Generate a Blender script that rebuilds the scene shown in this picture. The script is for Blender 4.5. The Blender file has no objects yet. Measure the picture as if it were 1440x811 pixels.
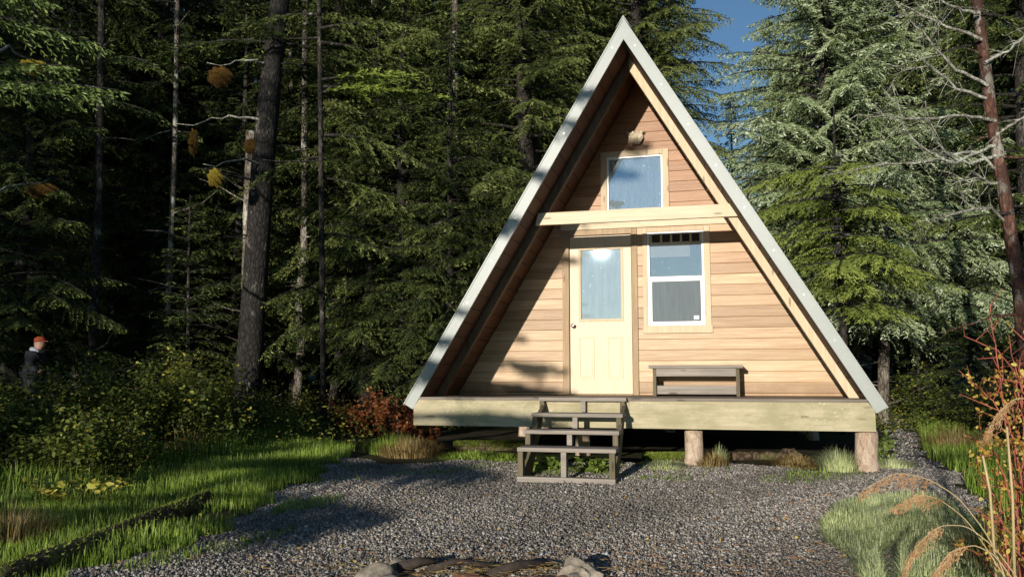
import bpy, math, random
import numpy as np
from mathutils import Vector, Matrix
random.seed(5)
R0 = np.random.default_rng(11)
scene = bpy.context.scene
COL = scene.collection

# ------------------------------------------------------------------ camera geometry (world = cabin frame, z 0 = deck top)
CX, CY, CZ = 1.0794, -10.5371, 0.1986
TH, PI_, FPX = 0.2535, 0.1066, 1191.6
_s, _c, _sp, _cp = math.sin(TH), math.cos(TH), math.sin(PI_), math.cos(PI_)
def ray(u, v):
    a = (u-720)/FPX; w = -(v-405.5)/FPX
    b = _cp - w*_sp; Z = _sp + w*_cp
    return np.array([a*_c - b*_s, a*_s + b*_c, Z])
CAM = np.array([CX, CY, CZ])
def at(u, v, d): return CAM + ray(u, v)*d
def aty(u, v, y=0.0):
    r = ray(u, v); return CAM + r*((y-CY)/r[1])
def sstep(a, b, x):
    t = np.clip((x-a)/(b-a), 0, 1); return t*t*(3-2*t)
def gz(x, y):
    x = np.asarray(x, float); y = np.asarray(y, float)
    z = np.interp(y, [-60, -20, -16, -14, -11.5, -10.5, -6, -2.4, -1.2, 6, 30, 45, 80, 200], [-6, -3.6, -2.9, -1.9, -1.15, -1.12, -0.99, -0.78, -0.71, -0.70, -0.5, 3, 14, 30])
    z = z + 0.035*np.sin(x*0.9+1.3)*np.sin(y*0.7+.4)*sstep(2.6, 5, abs(x-.3))
    z = z + 0.012*np.sin(x*3.1+y*1.7)*np.sin(y*2.3-x)
    z = z + 0.28*sstep(5.2, 9, -x)*sstep(-9, -3, y)
    return z
def gnd(u, v):
    r = ray(u, v); t = 6.0
    for _ in range(60):
        p = CAM + r*t
        t += (float(gz(p[0], p[1])) - p[2])/r[2]*0.7
        t = max(1.0, min(t, 70))
    p = CAM + r*t; p[2] = float(gz(p[0], p[1])); return p

# ------------------------------------------------------------------ materials
def nodes(name):
    m = bpy.data.materials.new(name); m.use_nodes = True
    nt = m.node_tree; return m, nt, nt.nodes['Principled BSDF']
def ramp(nt, fac, stops):
    r = nt.nodes.new('ShaderNodeValToRGB'); e = r.color_ramp.elements
    while len(e) < len(stops): e.new(0.5)
    for k, (p, c) in enumerate(stops): e[k].position = p; e[k].color = (*c, 1)
    nt.links.new(fac, r.inputs[0]); return r.outputs[0]
def coord(nt, scale, kind='Object', rot=(0,0,0)):
    tc = nt.nodes.new('ShaderNodeTexCoord'); mp = nt.nodes.new('ShaderNodeMapping')
    mp.inputs['Scale'].default_value = scale; mp.inputs['Rotation'].default_value = rot
    nt.links.new(tc.outputs[kind], mp.inputs[0]); return mp.outputs[0]
def noise(nt, vec, sc=1, det=6, rough=.6, dist=0):
    n = nt.nodes.new('ShaderNodeTexNoise'); n.inputs['Scale'].default_value = sc
    n.inputs['Detail'].default_value = det; n.inputs['Roughness'].default_value = rough; n.inputs['Distortion'].default_value = dist
    nt.links.new(vec, n.inputs['Vector']); return n.outputs['Fac']
def mixc(nt, f, a, b, mode='MIX'):
    n = nt.nodes.new('ShaderNodeMix'); n.data_type = 'RGBA'; n.blend_type = mode
    for s, val in ((n.inputs[0], f), (n.inputs[6], a), (n.inputs[7], b)):
        if hasattr(val, 'is_linked') or isinstance(val, bpy.types.NodeSocket): nt.links.new(val, s)
        elif isinstance(val, tuple): s.default_value = (*val, 1)
        else: s.default_value = val
    return n.outputs[2]
def math_(nt, op, a, b=0.5):
    n = nt.nodes.new('ShaderNodeMath'); n.operation = op
    for s, val in ((n.inputs[0], a), (n.inputs[1], b)):
        if isinstance(val, bpy.types.NodeSocket): nt.links.new(val, s)
        else: s.default_value = val
    return n.outputs[0]
def attr(nt, name='tint'):
    a = nt.nodes.new('ShaderNodeAttribute'); a.attribute_name = name; return a.outputs['Fac']
def bump(nt, bs, h, strength=.4, dist=.01):
    b = nt.nodes.new('ShaderNodeBump'); b.inputs['Strength'].default_value = strength; b.inputs['Distance'].default_value = dist
    nt.links.new(h, b.inputs['Height']); nt.links.new(b.outputs[0], bs.inputs['Normal'])

def wood(name, lo, hi, axis='x', rough=.6, knots=True, stain=None, tintamt=.5, grainbump=.25, redtop=False):
    m, nt, bs = nodes(name)
    k = {'x': (1.2, 22, 22), 'z': (22, 22, 1.2), 'y': (22, 1.2, 22)}[axis]
    v = coord(nt, k)
    g = noise(nt, v, 1.6, 8, .65, .4)
    g2 = noise(nt, coord(nt, tuple(q*3 for q in k)), 2.5, 4, .6)
    mid = tuple((a+b)/2 for a, b in zip(lo, hi))
    c = ramp(nt, g, [(.3, lo), (.52, mid), (.7, hi)])
    c = mixc(nt, math_(nt, 'MULTIPLY', g2, .35), c, tuple(x*.55 for x in lo))
    t = attr(nt)
    tc = ramp(nt, t, [(0, (1-tintamt, 1-tintamt*1.12, 1-tintamt*1.25)), (1, (1.0, 1.0, 1.0))])
    c = mixc(nt, 1.0, c, tc, 'MULTIPLY')
    if knots:
        vo = nt.nodes.new('ShaderNodeTexVoronoi'); vo.inputs['Scale'].default_value = 1.0
        kk = {'x': (2.2, 9, 9), 'z': (9, 9, 2.2), 'y': (9, 2.2, 9)}[axis]
        nt.links.new(coord(nt, kk), vo.inputs['Vector'])
        kf = ramp(nt, vo.outputs['Distance'], [(.09, (1, 1, 1)), (.15, (0, 0, 0))])
        c = mixc(nt, math_(nt, 'MULTIPLY', kf, .75), c, tuple(x*.35 for x in lo))
    if stain:
        sn = noise(nt, coord(nt, (1.4, 1.4, 3)), 1.7, 7, .7)
        sf = ramp(nt, sn, [(.42, (0, 0, 0)), (.62, (1, 1, 1))])
        c = mixc(nt, math_(nt, 'MULTIPLY', sf, .65), c, stain)
        sp = noise(nt, coord(nt, (1, 1, 1)), 42, 3, .5)
        spm = noise(nt, coord(nt, (1, 1, 1)), 1.3, 3, .5)
        sf2 = math_(nt, 'MULTIPLY', ramp(nt, sp, [(.6, (0, 0, 0)), (.66, (1, 1, 1))]), ramp(nt, spm, [(.48, (0, 0, 0)), (.6, (1, 1, 1))]))
        c = mixc(nt, math_(nt, 'MULTIPLY', sf2, .7), c, (.62, .6, .40))
    if redtop:      # the gable boards under the roof are redder than the lower wall
        sx_ = nt.nodes.new('ShaderNodeSeparateXYZ'); tc_ = nt.nodes.new('ShaderNodeTexCoord'); nt.links.new(tc_.outputs['Object'], sx_.inputs[0])
        hz = math_(nt, 'ADD', math_(nt, 'MULTIPLY', sx_.outputs[2], .3), math_(nt, 'MULTIPLY', noise(nt, coord(nt, (.8, .8, 1.2)), 1.2, 4, .6), .35))
        c = mixc(nt, 1.0, c, ramp(nt, hz, [(.45, (1, 1, 1)), (.95, (.80, .60, .48))]), 'MULTIPLY')
        wz_ = math_(nt, 'ADD', sx_.outputs[2], math_(nt, 'MULTIPLY', noise(nt, coord(nt, (5, 5, 1.5)), 2.0, 5, .7), .22))
        c = mixc(nt, 1.0, c, ramp(nt, wz_, [(.10, (.68, .62, .56)), (.26, (1, 1, 1))]), 'MULTIPLY')
    nt.links.new(c, bs.inputs['Base Color'])
    bs.inputs['Roughness'].default_value = rough
    bs.inputs['Specular IOR Level'].default_value = .3
    bump(nt, bs, g2, grainbump, .004)
    return m
def plain(name, c, rough=.6, var=.25, scale=6, metal=0, spec=.4, bm=.1):
    m, nt, bs = nodes(name)
    n = noise(nt, coord(nt, (1, 1, 1)), scale, 6, .65)
    nt.links.new(ramp(nt, n, [(.25, tuple(x*(1-var) for x in c)), (.75, tuple(min(1, x*(1+var*.6)) for x in c))]), bs.inputs['Base Color'])
    bs.inputs['Roughness'].default_value = rough; bs.inputs['Metallic'].default_value = metal
    bs.inputs['Specular IOR Level'].default_value = spec
    if bm: bump(nt, bs, n, bm, .01)
    return m
def leafmat(name, stops, trans=.25, rough=.55, wscale=None):
    m, nt, bs = nodes(name)
    c = ramp(nt, attr(nt), stops)
    if wscale:
        n = noise(nt, coord(nt, (1, 1, 1)), wscale, 4, .6)
        c = mixc(nt, 1.0, c, ramp(nt, n, [(.35, (.5, .5, .5)), (.65, (1.15, 1.1, 1.0))]), 'MULTIPLY')
    nt.links.new(c, bs.inputs['Base Color'])
    bs.inputs['Roughness'].default_value = rough; bs.inputs['Specular IOR Level'].default_value = .25
    if trans:
        tr = nt.nodes.new('ShaderNodeBsdfTranslucent'); nt.links.new(c, tr.inputs[0])
        mx = nt.nodes.new('ShaderNodeMixShader'); mx.inputs[0].default_value = trans
        nt.links.new(bs.outputs[0], mx.inputs[1]); nt.links.new(tr.outputs[0], mx.inputs[2])
        nt.links.new(mx.outputs[0], nt.nodes['Material Output'].inputs[0])
    return m
def bark(name, lo, hi, lichen=(.5, .5, .44), lam=.55, red=None, furrow=True):
    m, nt, bs = nodes(name)
    f = noise(nt, coord(nt, (10, 10, 4.5)), 1.6, 9, .72, .8)
    vo = nt.nodes.new('ShaderNodeTexVoronoi'); vo.feature = 'DISTANCE_TO_EDGE'; vo.inputs['Scale'].default_value = 1.0; nt.links.new(coord(nt, (17, 17, 7)), vo.inputs['Vector'])
    if furrow: f = math_(nt, 'ADD', math_(nt, 'MULTIPLY', f, .72), math_(nt, 'MULTIPLY', math_(nt, 'MINIMUM', vo.outputs['Distance'], .28), 1.0))
    c = ramp(nt, f, [(.35, lo), (.6, hi)])
    if red:
        rn = noise(nt, coord(nt, (1, 1, .5)), 2.0, 4, .6)
        c = mixc(nt, ramp(nt, rn, [(.48, (0, 0, 0)), (.58, (1, 1, 1))]), c, red)
    l = noise(nt, coord(nt, (3, 3, 1.6)), 2.2, 9, .75)
    l2 = noise(nt, coord(nt, (1, 1, 1)), .9, 3, .5)
    lf = math_(nt, 'MULTIPLY', ramp(nt, l, [(lam, (0, 0, 0)), (lam+.08, (1, 1, 1))]), ramp(nt, l2, [(.4, (0, 0, 0)), (.6, (1, 1, 1))]))
    c = mixc(nt, math_(nt, 'MULTIPLY', lf, .85), c, lichen)
    nt.links.new(c, bs.inputs['Base Color']); bs.inputs['Roughness'].default_value = .85
    bs.inputs['Specular IOR Level'].default_value = .2
    bump(nt, bs, f, .9, .03)
    return m

M = {}
M['cedar'] = wood('cedar siding', (.56, .345, .18), (.87, .66, .42), 'x', .42, False, tintamt=.42, redtop=True)
M['pale_h'] = wood('pale timber lengthwise', (.68, .53, .34), (.86, .72, .52), 'x', .55, True, tintamt=.3)
M['pale_v'] = wood('pale timber upright', (.60, .45, .28), (.80, .65, .44), 'z', .55, True, tintamt=.3)
M['casing'] = wood('weathered casing', (.42, .29, .17), (.68, .50, .31), 'z', .6, True, tintamt=.3)
M['door'] = wood('fir door', (.71, .54, .345), (.83, .68, .47), 'z', .4, False, tintamt=.1)
M['grey_h'] = wood('weathered grey board', (.23, .20, .17), (.46, .40, .34), 'x', .75, True, tintamt=.4)
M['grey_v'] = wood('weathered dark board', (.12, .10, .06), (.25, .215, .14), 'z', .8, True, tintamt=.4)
M['treated'] = wood('mossy treated timber', (.46, .39, .24), (.68, .60, .42), 'x', .7, True, stain=(.27, .25, .13), tintamt=.2)
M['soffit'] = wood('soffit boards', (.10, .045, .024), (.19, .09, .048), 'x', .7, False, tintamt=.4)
M['brown_v'] = wood('brown rafter with painted shade', (.09, .055, .03), (.20, .13, .07), 'z', .6, True, tintamt=.2)  # left rafter only: the roof's shade is put into a darker brown
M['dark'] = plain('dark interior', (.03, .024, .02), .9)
M['joist'] = wood('interior joist', (.75, .5, .2), (.9, .7, .35), 'y', .6, False)
M['trim'] = plain('grey green metal trim', (.31, .335, .31), .42, .10, 3, 0.0, .5, .02)
M['roof'] = plain('green metal roofing', (.12, .17, .14), .4, .1, 3, .3, .5, 0)
M['vinyl'] = plain('white vinyl', (.80, .80, .78), .35, .06, 4, 0, .5, 0)
M['brass'] = plain('tarnished knob metal', (.32, .27, .22), .3, .2, 30, 1, .5, 0)
M['card'] = plain('pale cardboard', (.62, .52, .47), .8, .1, 5)
M['bone'] = plain('bleached bone', (.60, .50, .36), .8, .55, 22, 0, .2, .8)
M['rock'] = plain('grey rock', (.30, .255, .20), .85, .75, 16, 0, .3, 1)
M['rock_red'] = plain('rusty rock', (.30, .15, .075), .85, .75, 18, 0, .3, 1)
M['char'] = plain('charred wood', (.06, .045, .035), .8, .6, 12, 0, .3, 1)
M['moss'] = leafmat('green moss', [(0, (.10, .14, .02)), (1, (.30, .36, .06))], .2)
M['moss_y'] = leafmat('hanging yellow moss', [(0, (.22, .15, .02)), (1, (.62, .50, .07))], .3)
M['moss_o'] = leafmat('hanging rusty moss', [(0, (.12, .065, .015)), (1, (.30, .17, .035))], .3)
M['post'] = bark('peeled log', (.32, .20, .13), (.62, .50, .38), (.30, .14, .09), .56, None, False)
M['bark_dark'] = bark('dark spruce bark', (.014, .012, .010), (.050, .042, .036), (.34, .33, .29), .56)
M['bark_black'] = bark('blackish spruce bark', (.010, .009, .008), (.034, .030, .027), (.30, .28, .23), .57)
M['bark_pale'] = bark('lichen covered bark', (.05, .04, .03), (.18, .15, .12), (.55, .52, .44), .50)
M['bark_red'] = bark('red brown bark', (.05, .025, .018), (.16, .075, .05), (.36, .36, .30), .53, red=(.062, .032, .024))
M['dead'] = bark('dead branch wood', (.12, .11, .09), (.34, .32, .26), (.55, .56, .46), .48)
M['log'] = bark('rotten log', (.03, .02, .013), (.13, .09, .055), (.10, .12, .03), .5)
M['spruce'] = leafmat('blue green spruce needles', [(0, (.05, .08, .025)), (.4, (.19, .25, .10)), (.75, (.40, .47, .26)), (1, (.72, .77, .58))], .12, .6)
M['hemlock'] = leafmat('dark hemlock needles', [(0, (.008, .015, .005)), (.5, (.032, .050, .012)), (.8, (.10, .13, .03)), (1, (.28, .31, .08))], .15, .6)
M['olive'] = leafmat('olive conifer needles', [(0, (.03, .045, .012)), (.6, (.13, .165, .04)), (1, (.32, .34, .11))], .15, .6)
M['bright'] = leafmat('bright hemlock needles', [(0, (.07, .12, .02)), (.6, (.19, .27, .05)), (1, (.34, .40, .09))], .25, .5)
M['vivid'] = leafmat('yellow green needles with painted sun', [(0, (.14, .20, .03)), (.6, (.38, .48, .09)), (1, (.60, .66, .16))], .3, .5)  # strong sun on the single bough is put into its needle colour
M['shrub'] = leafmat('shrub leaves', [(0, (.02, .03, .008)), (.5, (.08, .11, .02)), (.8, (.20, .22, .035)), (1, (.42, .36, .06))], .3)
M['shrub_y'] = leafmat('yellowing leaves', [(0, (.20, .20, .03)), (.6, (.55, .50, .08)), (1, (.75, .64, .15))], .35)
M['rust'] = leafmat('rusty fern fronds', [(0, (.10, .03, .012)), (.6, (.26, .085, .03)), (1, (.45, .20, .06))], .3)
M['autumn'] = leafmat('autumn leaves', [(0, (.35, .12, .03)), (.4, (.55, .35, .06)), (1, (.70, .58, .14))], .35)
M['stem_red'] = plain('red twig bark', (.36, .10, .06), .6, .4, 20)
M['grass'] = leafmat('green grass', [(0, (.08, .13, .02)), (.6, (.25, .39, .055)), (1, (.48, .58, .14))], .3, .5, 1.2)
M['grass_pale'] = leafmat('pale frosted grass', [(0, (.26, .31, .12)), (.6, (.55, .64, .32)), (1, (.75, .80, .55))], .3, .5, 1.5)
M['grass_dry'] = leafmat('dry grass', [(0, (.14, .09, .03)), (.6, (.33, .24, .09)), (1, (.55, .42, .2))], .3)
M['plume'] = leafmat('tawny grass plume', [(0, (.36, .19, .08)), (.6, (.55, .34, .17)), (1, (.72, .52, .32))], .35)
M['straw'] = plain('straw stem', (.50, .38, .20), .6, .2, 20)
M['needle'] = plain('fallen needles', (.34, .17, .05), .7, .5, 20)

# ------------------------------------------------------------------ object helpers
def link(o, parent=None):
    COL.objects.link(o)
    if parent is not None: o.parent = parent
    return o
def tag(o, label=None, cat=None, group=None, kind=None):
    if label: o['label'] = label
    if cat: o['category'] = cat
    if group: o['group'] = group
    if kind: o['kind'] = kind
    return o
def empty(name, loc=(0, 0, 0), rz=0):
    o = bpy.data.objects.new(name, None); o.location = loc; o.rotation_euler = (0, 0, rz); o.empty_display_size = .2
    return link(o)
def npmesh(name, V, F, mat, parent=None, tint=None, smooth=False):
    V = np.asarray(V, np.float32).reshape(-1, 3); F = np.asarray(F, np.int32); n, k = F.shape
    me = bpy.data.meshes.new(name)
    me.vertices.add(len(V)); me.vertices.foreach_set('co', V.ravel())
    me.loops.add(n*k); me.loops.foreach_set('vertex_index', F.ravel())
    me.polygons.add(n); me.polygons.foreach_set('loop_start', np.arange(0, n*k, k, dtype=np.int32))
    try: me.polygons.foreach_set('loop_total', np.full(n, k, np.int32))
    except Exception: pass
    me.update(calc_edges=True); me.validate()
    if smooth: me.polygons.foreach_set('use_smooth', np.ones(len(me.polygons), bool))
    if tint is not None and len(me.polygons) == n:
        a = me.attributes.new('tint', 'FLOAT', 'FACE'); a.data.foreach_set('value', np.asarray(tint, np.float32))
    me.materials.append(mat)
    return link(bpy.data.objects.new(name, me), parent)

class MB:
    """collects shapes for ONE mesh object"""
    def __init__(s): s.v = []; s.f = []; s.t = []; s.sm = []
    def poly(s, pts, faces, t=.5, sm=False):
        b = len(s.v); s.v += [tuple(map(float, p)) for p in pts]
        for f in faces: s.f.append([b+i for i in f]); s.t.append(t); s.sm.append(sm)
    def box(s, a, b, t=None, bev=.004):
        t = random.random() if t is None else t
        x0, y0, z0 = [min(p, q) for p, q in zip(a, b)]; x1, y1, z1 = [max(p, q) for p, q in zip(a, b)]
        s.hexa([(x0, y0, z0), (x1, y0, z0), (x1, y1, z0), (x0, y1, z0)], [(x0, y0, z1), (x1, y0, z1), (x1, y1, z1), (x0, y1, z1)], t)
    def hexa(s, lo, hi, t=None):
        t = random.random() if t is None else t
        s.poly(lo+hi, [(3, 2, 1, 0), (4, 5, 6, 7), (0, 1, 5, 4), (1, 2, 6, 5), (2, 3, 7, 6), (3, 0, 4, 7)], t)
    def prism(s, quad, y0, y1, t=None):
        """polygon in xz extruded along y"""
        t = random.random() if t is None else t
        n = len(quad); P = [(x, y0, z) for x, z in quad]+[(x, y1, z) for x, z in quad]
        s.poly(P, [tuple(range(n)), tuple(range(2*n-1, n-1, -1))]+[(i, n+i, n+(i+1) % n, (i+1) % n) for i in range(n)], t)
    def tube(s, pts, rad, n=8, t=.5, jit=0, cap=True):
        pts = [Vector(p) for p in pts]; k = len(pts)
        if not hasattr(rad, '__len__'): rad = [rad]*k
        V = []; up = Vector((0, 0, 1)); ref = None
        for i, p in enumerate(pts):
            d = (pts[min(i+1, k-1)]-pts[max(i-1, 0)]).normalized()
            if ref is None:
                ref = d.cross(up)
                if ref.length < .05: ref = Vector((1, 0, 0))
            ref = (ref-d*ref.dot(d)).normalized(); w = d.cross(ref)
            for j in range(n):
                a = 2*math.pi*j/n; r = rad[i]*(1+jit*(random.random()-.5)*2)
                V.append(p+ref*math.cos(a)*r+w*math.sin(a)*r)
        F = [(i*n+j, i*n+(j+1) % n, (i+1)*n+(j+1) % n, (i+1)*n+j) for i in range(k-1) for j in range(n)]
        if cap: F += [tuple(range(n-1, -1, -1)), tuple((k-1)*n+j for j in range(n))]
        s.poly(V, F, t, True)
        if cap: s.sm[-1] = s.sm[-2] = False
    def build(s, name, mat, parent=None, bevel=0):
        me = bpy.data.meshes.new(name); me.from_pydata(s.v, [], s.f); me.update()
        me.polygons.foreach_set('use_smooth', s.sm)
        a = me.attributes.new('tint', 'FLOAT', 'FACE'); a.data.foreach_set('value', np.array(s.t, np.float32))
        me.materials.append(mat)
        o = link(bpy.data.objects.new(name, me), parent)
        if bevel:
            md = o.modifiers.new('bevel', 'BEVEL'); md.width = bevel; md.segments = 2; md.limit_method = 'ANGLE'
        return o
def copy_tree(o, parent=None):
    c = o.copy(); COL.objects.link(c); c.parent = parent
    for ch in o.children: copy_tree(ch, c)
    return c

# ================================================================== CABIN
S = 1.6757                     # roof slope
WO, WI, WR = 2.512, 2.369, 2.265
HO, HI, HR = WO*S, WI*S, WR*S
YF, YR = -1.41, -0.906
YB = 4.6
cabin = empty('cabin', (0, 0, 0))
tag(cabin, 'A-frame cedar cabin with grey metal roof trim, raised on short log posts', 'cabin')
hw = lambda z, W=WI: W - z/S

# roof slabs (left and right), trims
def slab_quad(sx, Wo, Wi, ztop_o, zb):
    # polygon in xz for one roof side: outer line W o, inner line Wi, cut square at the bottom
    n = math.hypot(1, S); dx, dz = 1/n, -S/n          # direction down the slope
    nx, nz = S/n, 1/n                                # outward normal
    bo = (Wo - zb/S, zb)
    th = (Wo-Wi)*S/n
    bi = (bo[0]-nx*th, bo[1]-nz*th)
    return [(0, Wi*S), (sx*bi[0], bi[1]), (sx*bo[0], bo[1]), (0, Wo*S)] if sx > 0 else [(0, Wo*S), (sx*bo[0], bo[1]), (sx*bi[0], bi[1]), (0, Wi*S)]
for sx in (-1, 1):
    b = MB(); b.prism(slab_quad(sx, WO-.004, WI+.022, 0, -.085), YF+.03, YB, .5)
    # standing ribs
    n = math.hypot(1, S)
    for k in range(11):
        y = YF+.28+k*.56
        q = [(sx*.02, HO-.004), (sx*(WO+.085/S), -.085), (sx*(WO+.085/S+.02), -.075), (sx*.02, HO+.03)]
        b.prism(q, y, y+.03, .5)
    rf = b.build('roof', M['roof'], cabin)
    f = MB(); f.prism(slab_quad(sx, WO, WI, 0, -.075), YF, YF+.03, .6)
    e = slab_quad(sx, WO+.005, WO-.012, 0, -.078)
    f.prism(e, YF-.008, YF+.05, .6)
    tm_ = f.build('roof_trim', M['trim'], rf)
    for q_ in range(9):
        zz_ = .12+q_*.47; xm = sx*((WO+WI)/2-zz_/S)
        scw = MB(); scw.tube([(xm, YF-.004, zz_), (xm, YF+.002, zz_)], .009, 8); scw.build('screw', M['brass'], tm_)
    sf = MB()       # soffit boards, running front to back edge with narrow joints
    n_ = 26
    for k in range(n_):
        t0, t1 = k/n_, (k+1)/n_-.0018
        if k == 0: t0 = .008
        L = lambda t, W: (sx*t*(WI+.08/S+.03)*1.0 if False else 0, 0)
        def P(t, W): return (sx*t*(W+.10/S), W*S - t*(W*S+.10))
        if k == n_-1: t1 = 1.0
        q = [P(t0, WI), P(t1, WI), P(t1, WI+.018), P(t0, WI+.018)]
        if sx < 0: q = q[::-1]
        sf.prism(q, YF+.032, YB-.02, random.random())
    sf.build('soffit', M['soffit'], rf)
    # outer rafter
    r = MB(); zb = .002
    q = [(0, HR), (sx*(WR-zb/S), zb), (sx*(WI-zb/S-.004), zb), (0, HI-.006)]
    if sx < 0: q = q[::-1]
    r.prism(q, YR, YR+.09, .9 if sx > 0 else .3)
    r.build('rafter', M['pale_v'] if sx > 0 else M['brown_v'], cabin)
# ridge cap
b = MB(); b.prism([(-.09, HO-.12), (0, HO+.035), (.09, HO-.12), (0, HO+.012)], YF-.012, YB, .5)
b.build('ridge_cap', M['trim'], cabin)
# cross beam
bl = aty(753, 316, YR-.05)[0]; br = aty(1041, 300, YR-.05)[0]
b = MB(); b.prism([(bl, 1.994), (br, 1.994), (br-.02, 2.139), (bl+.03, 2.139)], YR-.052, YR-.002, .9)
b.build('crossbeam', M['pale_h'], cabin, .004)

# openings from the photograph, on the wall plane
def wp(u, v, y=0): p = aty(u, v, y); return p[0], p[2]
dx0 = wp(801, 450)[0]; dx1 = wp(889, 450)[0]; dz0, dz1 = .0, wp(845, 330.5)[1]
wx0 = wp(911, 400)[0]; wx1 = wp(991, 400)[0]; wz0 = wp(950, 457.5)[1]; wz1 = wp(950, 325.5)[1]
ux0 = wp(853.5, 250)[0]; ux1 = wp(932, 250)[0]; uz0 = 2.17; uz1 = wp(892, 219.7)[1]
uz0 = wp(892, 295.5)[1]
OPEN = [(dx0, dx1, dz0, dz1), (wx0, wx1, wz0, wz1), (ux0, ux1, uz0, uz1)]
za = wp(1050, 369.2)[1]; zbb = wp(1050, 445.2)[1]; PIT = (za-zbb)/5
ZOFF = za % PIT
print('PITCH', PIT, ZOFF, 'door', OPEN)
def wallpieces(mb, y0, y1, groove, inset=0.004):
    k = -1
    while True:
        z0 = ZOFF + k*PIT; z1 = z0+PIT; k += 1
        if z0 > HI-.1: break
        z0 = max(z0, 0.0); z1 = min(z1, HI-.02)
        if z1 <= z0+.004: continue
        cuts = sorted({z0, z1}|{z for o in OPEN for z in o[2:] if z0+.002 < z < z1-.002})
        t = min(1, max(0, random.gauss(.6, .28)))
        if z1 > 2.2: t *= .55
        # butt joints
        joints = [random.uniform(-2, 2)] if random.random() < .6 else []
        tt = {}
        for a, b in zip(cuts[:-1], cuts[1:]):
            first = a == z0
            L0, L1 = -hw(a)+inset, -hw(b)+inset
            xs = [(L0, L1)]
            segs = []; cur = (L0, L1)
            ev = sorted([(o[0], o[1]) for o in OPEN if o[2] < (a+b)/2 < o[3]])
            for o0, o1 in ev: segs.append((cur, (o0, o0))); cur = (o1, o1)
            segs.append((cur, (-L0, -L1)))
            for (p0, p1), (q0, q1) in segs:
                if q0-p0 < .01: continue
                g = groove if first else 0
                # front face + groove chamfer
                idx = tt.setdefault(bool(p0 > dx1), min(1, max(0, t+random.uniform(-.15, .15))))
                P = [(p0, y0, a+g), (q0, y0, a+g), (q1, y0, b), (p1, y0, b), (p0, y1, a), (q0, y1, a), (q1, y1, b), (p1, y1, b), (p0, y0+.011, a), (q0, y0+.011, a)]
                if g:
                    mb.poly(P, [(0, 1, 2, 3), (8, 9, 1, 0), (4, 5, 9, 8), (7, 6, 5, 4), (3, 2, 6, 7), (0, 3, 7, 4, 8), (1, 9, 5, 6, 2)], idx)
                else:
                    mb.poly(P[:8], [(0, 1, 2, 3), (4, 5, 1, 0), (7, 6, 5, 4), (3, 2, 6, 7), (0, 3, 7, 4), (1, 5, 6, 2)], idx)
w = MB(); wallpieces(w, 0, .016, .010); front = w.build('front_wall', M['cedar'], cabin)
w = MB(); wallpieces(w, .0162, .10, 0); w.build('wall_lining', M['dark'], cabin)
b = MB(); b.prism([(-hw(0), 0), (hw(0), 0), (0, HI)], YB-.12, YB-.02, .5); b.build('rear_wall', M['cedar'], cabin)
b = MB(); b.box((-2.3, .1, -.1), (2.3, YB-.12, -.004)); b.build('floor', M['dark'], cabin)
# ceiling joists seen through the window head, loft floor above them
b = MB()
zc = wp(950, 336)[1]
for k in range(9):
    x = -1.0+k*.27
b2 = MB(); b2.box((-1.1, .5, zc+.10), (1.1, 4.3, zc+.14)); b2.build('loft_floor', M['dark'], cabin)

# deck
dk = MB()
ny = 10; wy = (0-(YF-.01))/ny
dk.box((-hw(0)-.0, YF-.018, -.030), (hw(0)+.0, YF+.13, -.001), .35)
yy = YF+.135
while yy < -.01:
    y2 = min(yy+.138, -.001); dk.box((-hw(0)+.01, yy, -.030), (hw(0)-.01, y2, -.002)); yy += .143
deck = dk.build('deck', M['grey_h'], cabin)
rb = MB()
xe = lambda z: WI - z/S - .01
mid = wp(757, 560, YF)[0]
zr0, zr1 = -.318, -.032
rb.prism([(-2.44, zr0), (.0, zr0), (.0, zr1), (-xe(zr1), zr1), (-2.44, -.115)], YF, YF+.045, .7)
rb.prism([(.003, zr0), (2.44, zr0), (2.44, -.115), (xe(zr1), zr1), (.003, zr1)], YF, YF+.045, .55)
rb.build('rim_board', M['treated'], deck)
jb = MB()
for y in (-.9, -.2, .8, 1.8, 2.8, 3.8, 4.4): jb.box((-2.35, y, -.31), (2.35, y+.05, -.032), .2)
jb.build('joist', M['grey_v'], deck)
def post(name, x, y, zt, r, lbl=None, seed=0):
    random.seed(seed+40); g = float(gz(x, y))-.12
    zs = [g, g+.15, (g+zt)/2, zt-.05, zt-.003]; rr = [r*1.1, r*1.06, r*1.0, r*.97, r*.95]
    m = MB(); m.tube([(x+random.uniform(-.008, .008), y, z) for z in zs], rr, 18, .5, .03)
    o = m.build(name, M['post'], cabin)
    if lbl: o['label'] = lbl
    return o
px = aty(1219, 640, YF+.16)[0]; pm = aty(976.5, 630, YF+.25)[0]
post('log_post', px, YF+.16, -.32, .112, 'pale weathered log post with a bark scar', 1)
post('log_post', pm, YF+.24, -.32, .098, 'short brown log post', 2)
for x, y in ((aty(820, 610, -.3)[0], -.3), (-2.2, 2.9), (2.2, 2.9), (-2.2, 4.4), (2.2, 4.4), (0, 4.4)): post('log_post', x, y, -.32, .09, None, int(x*7)+9)

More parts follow.
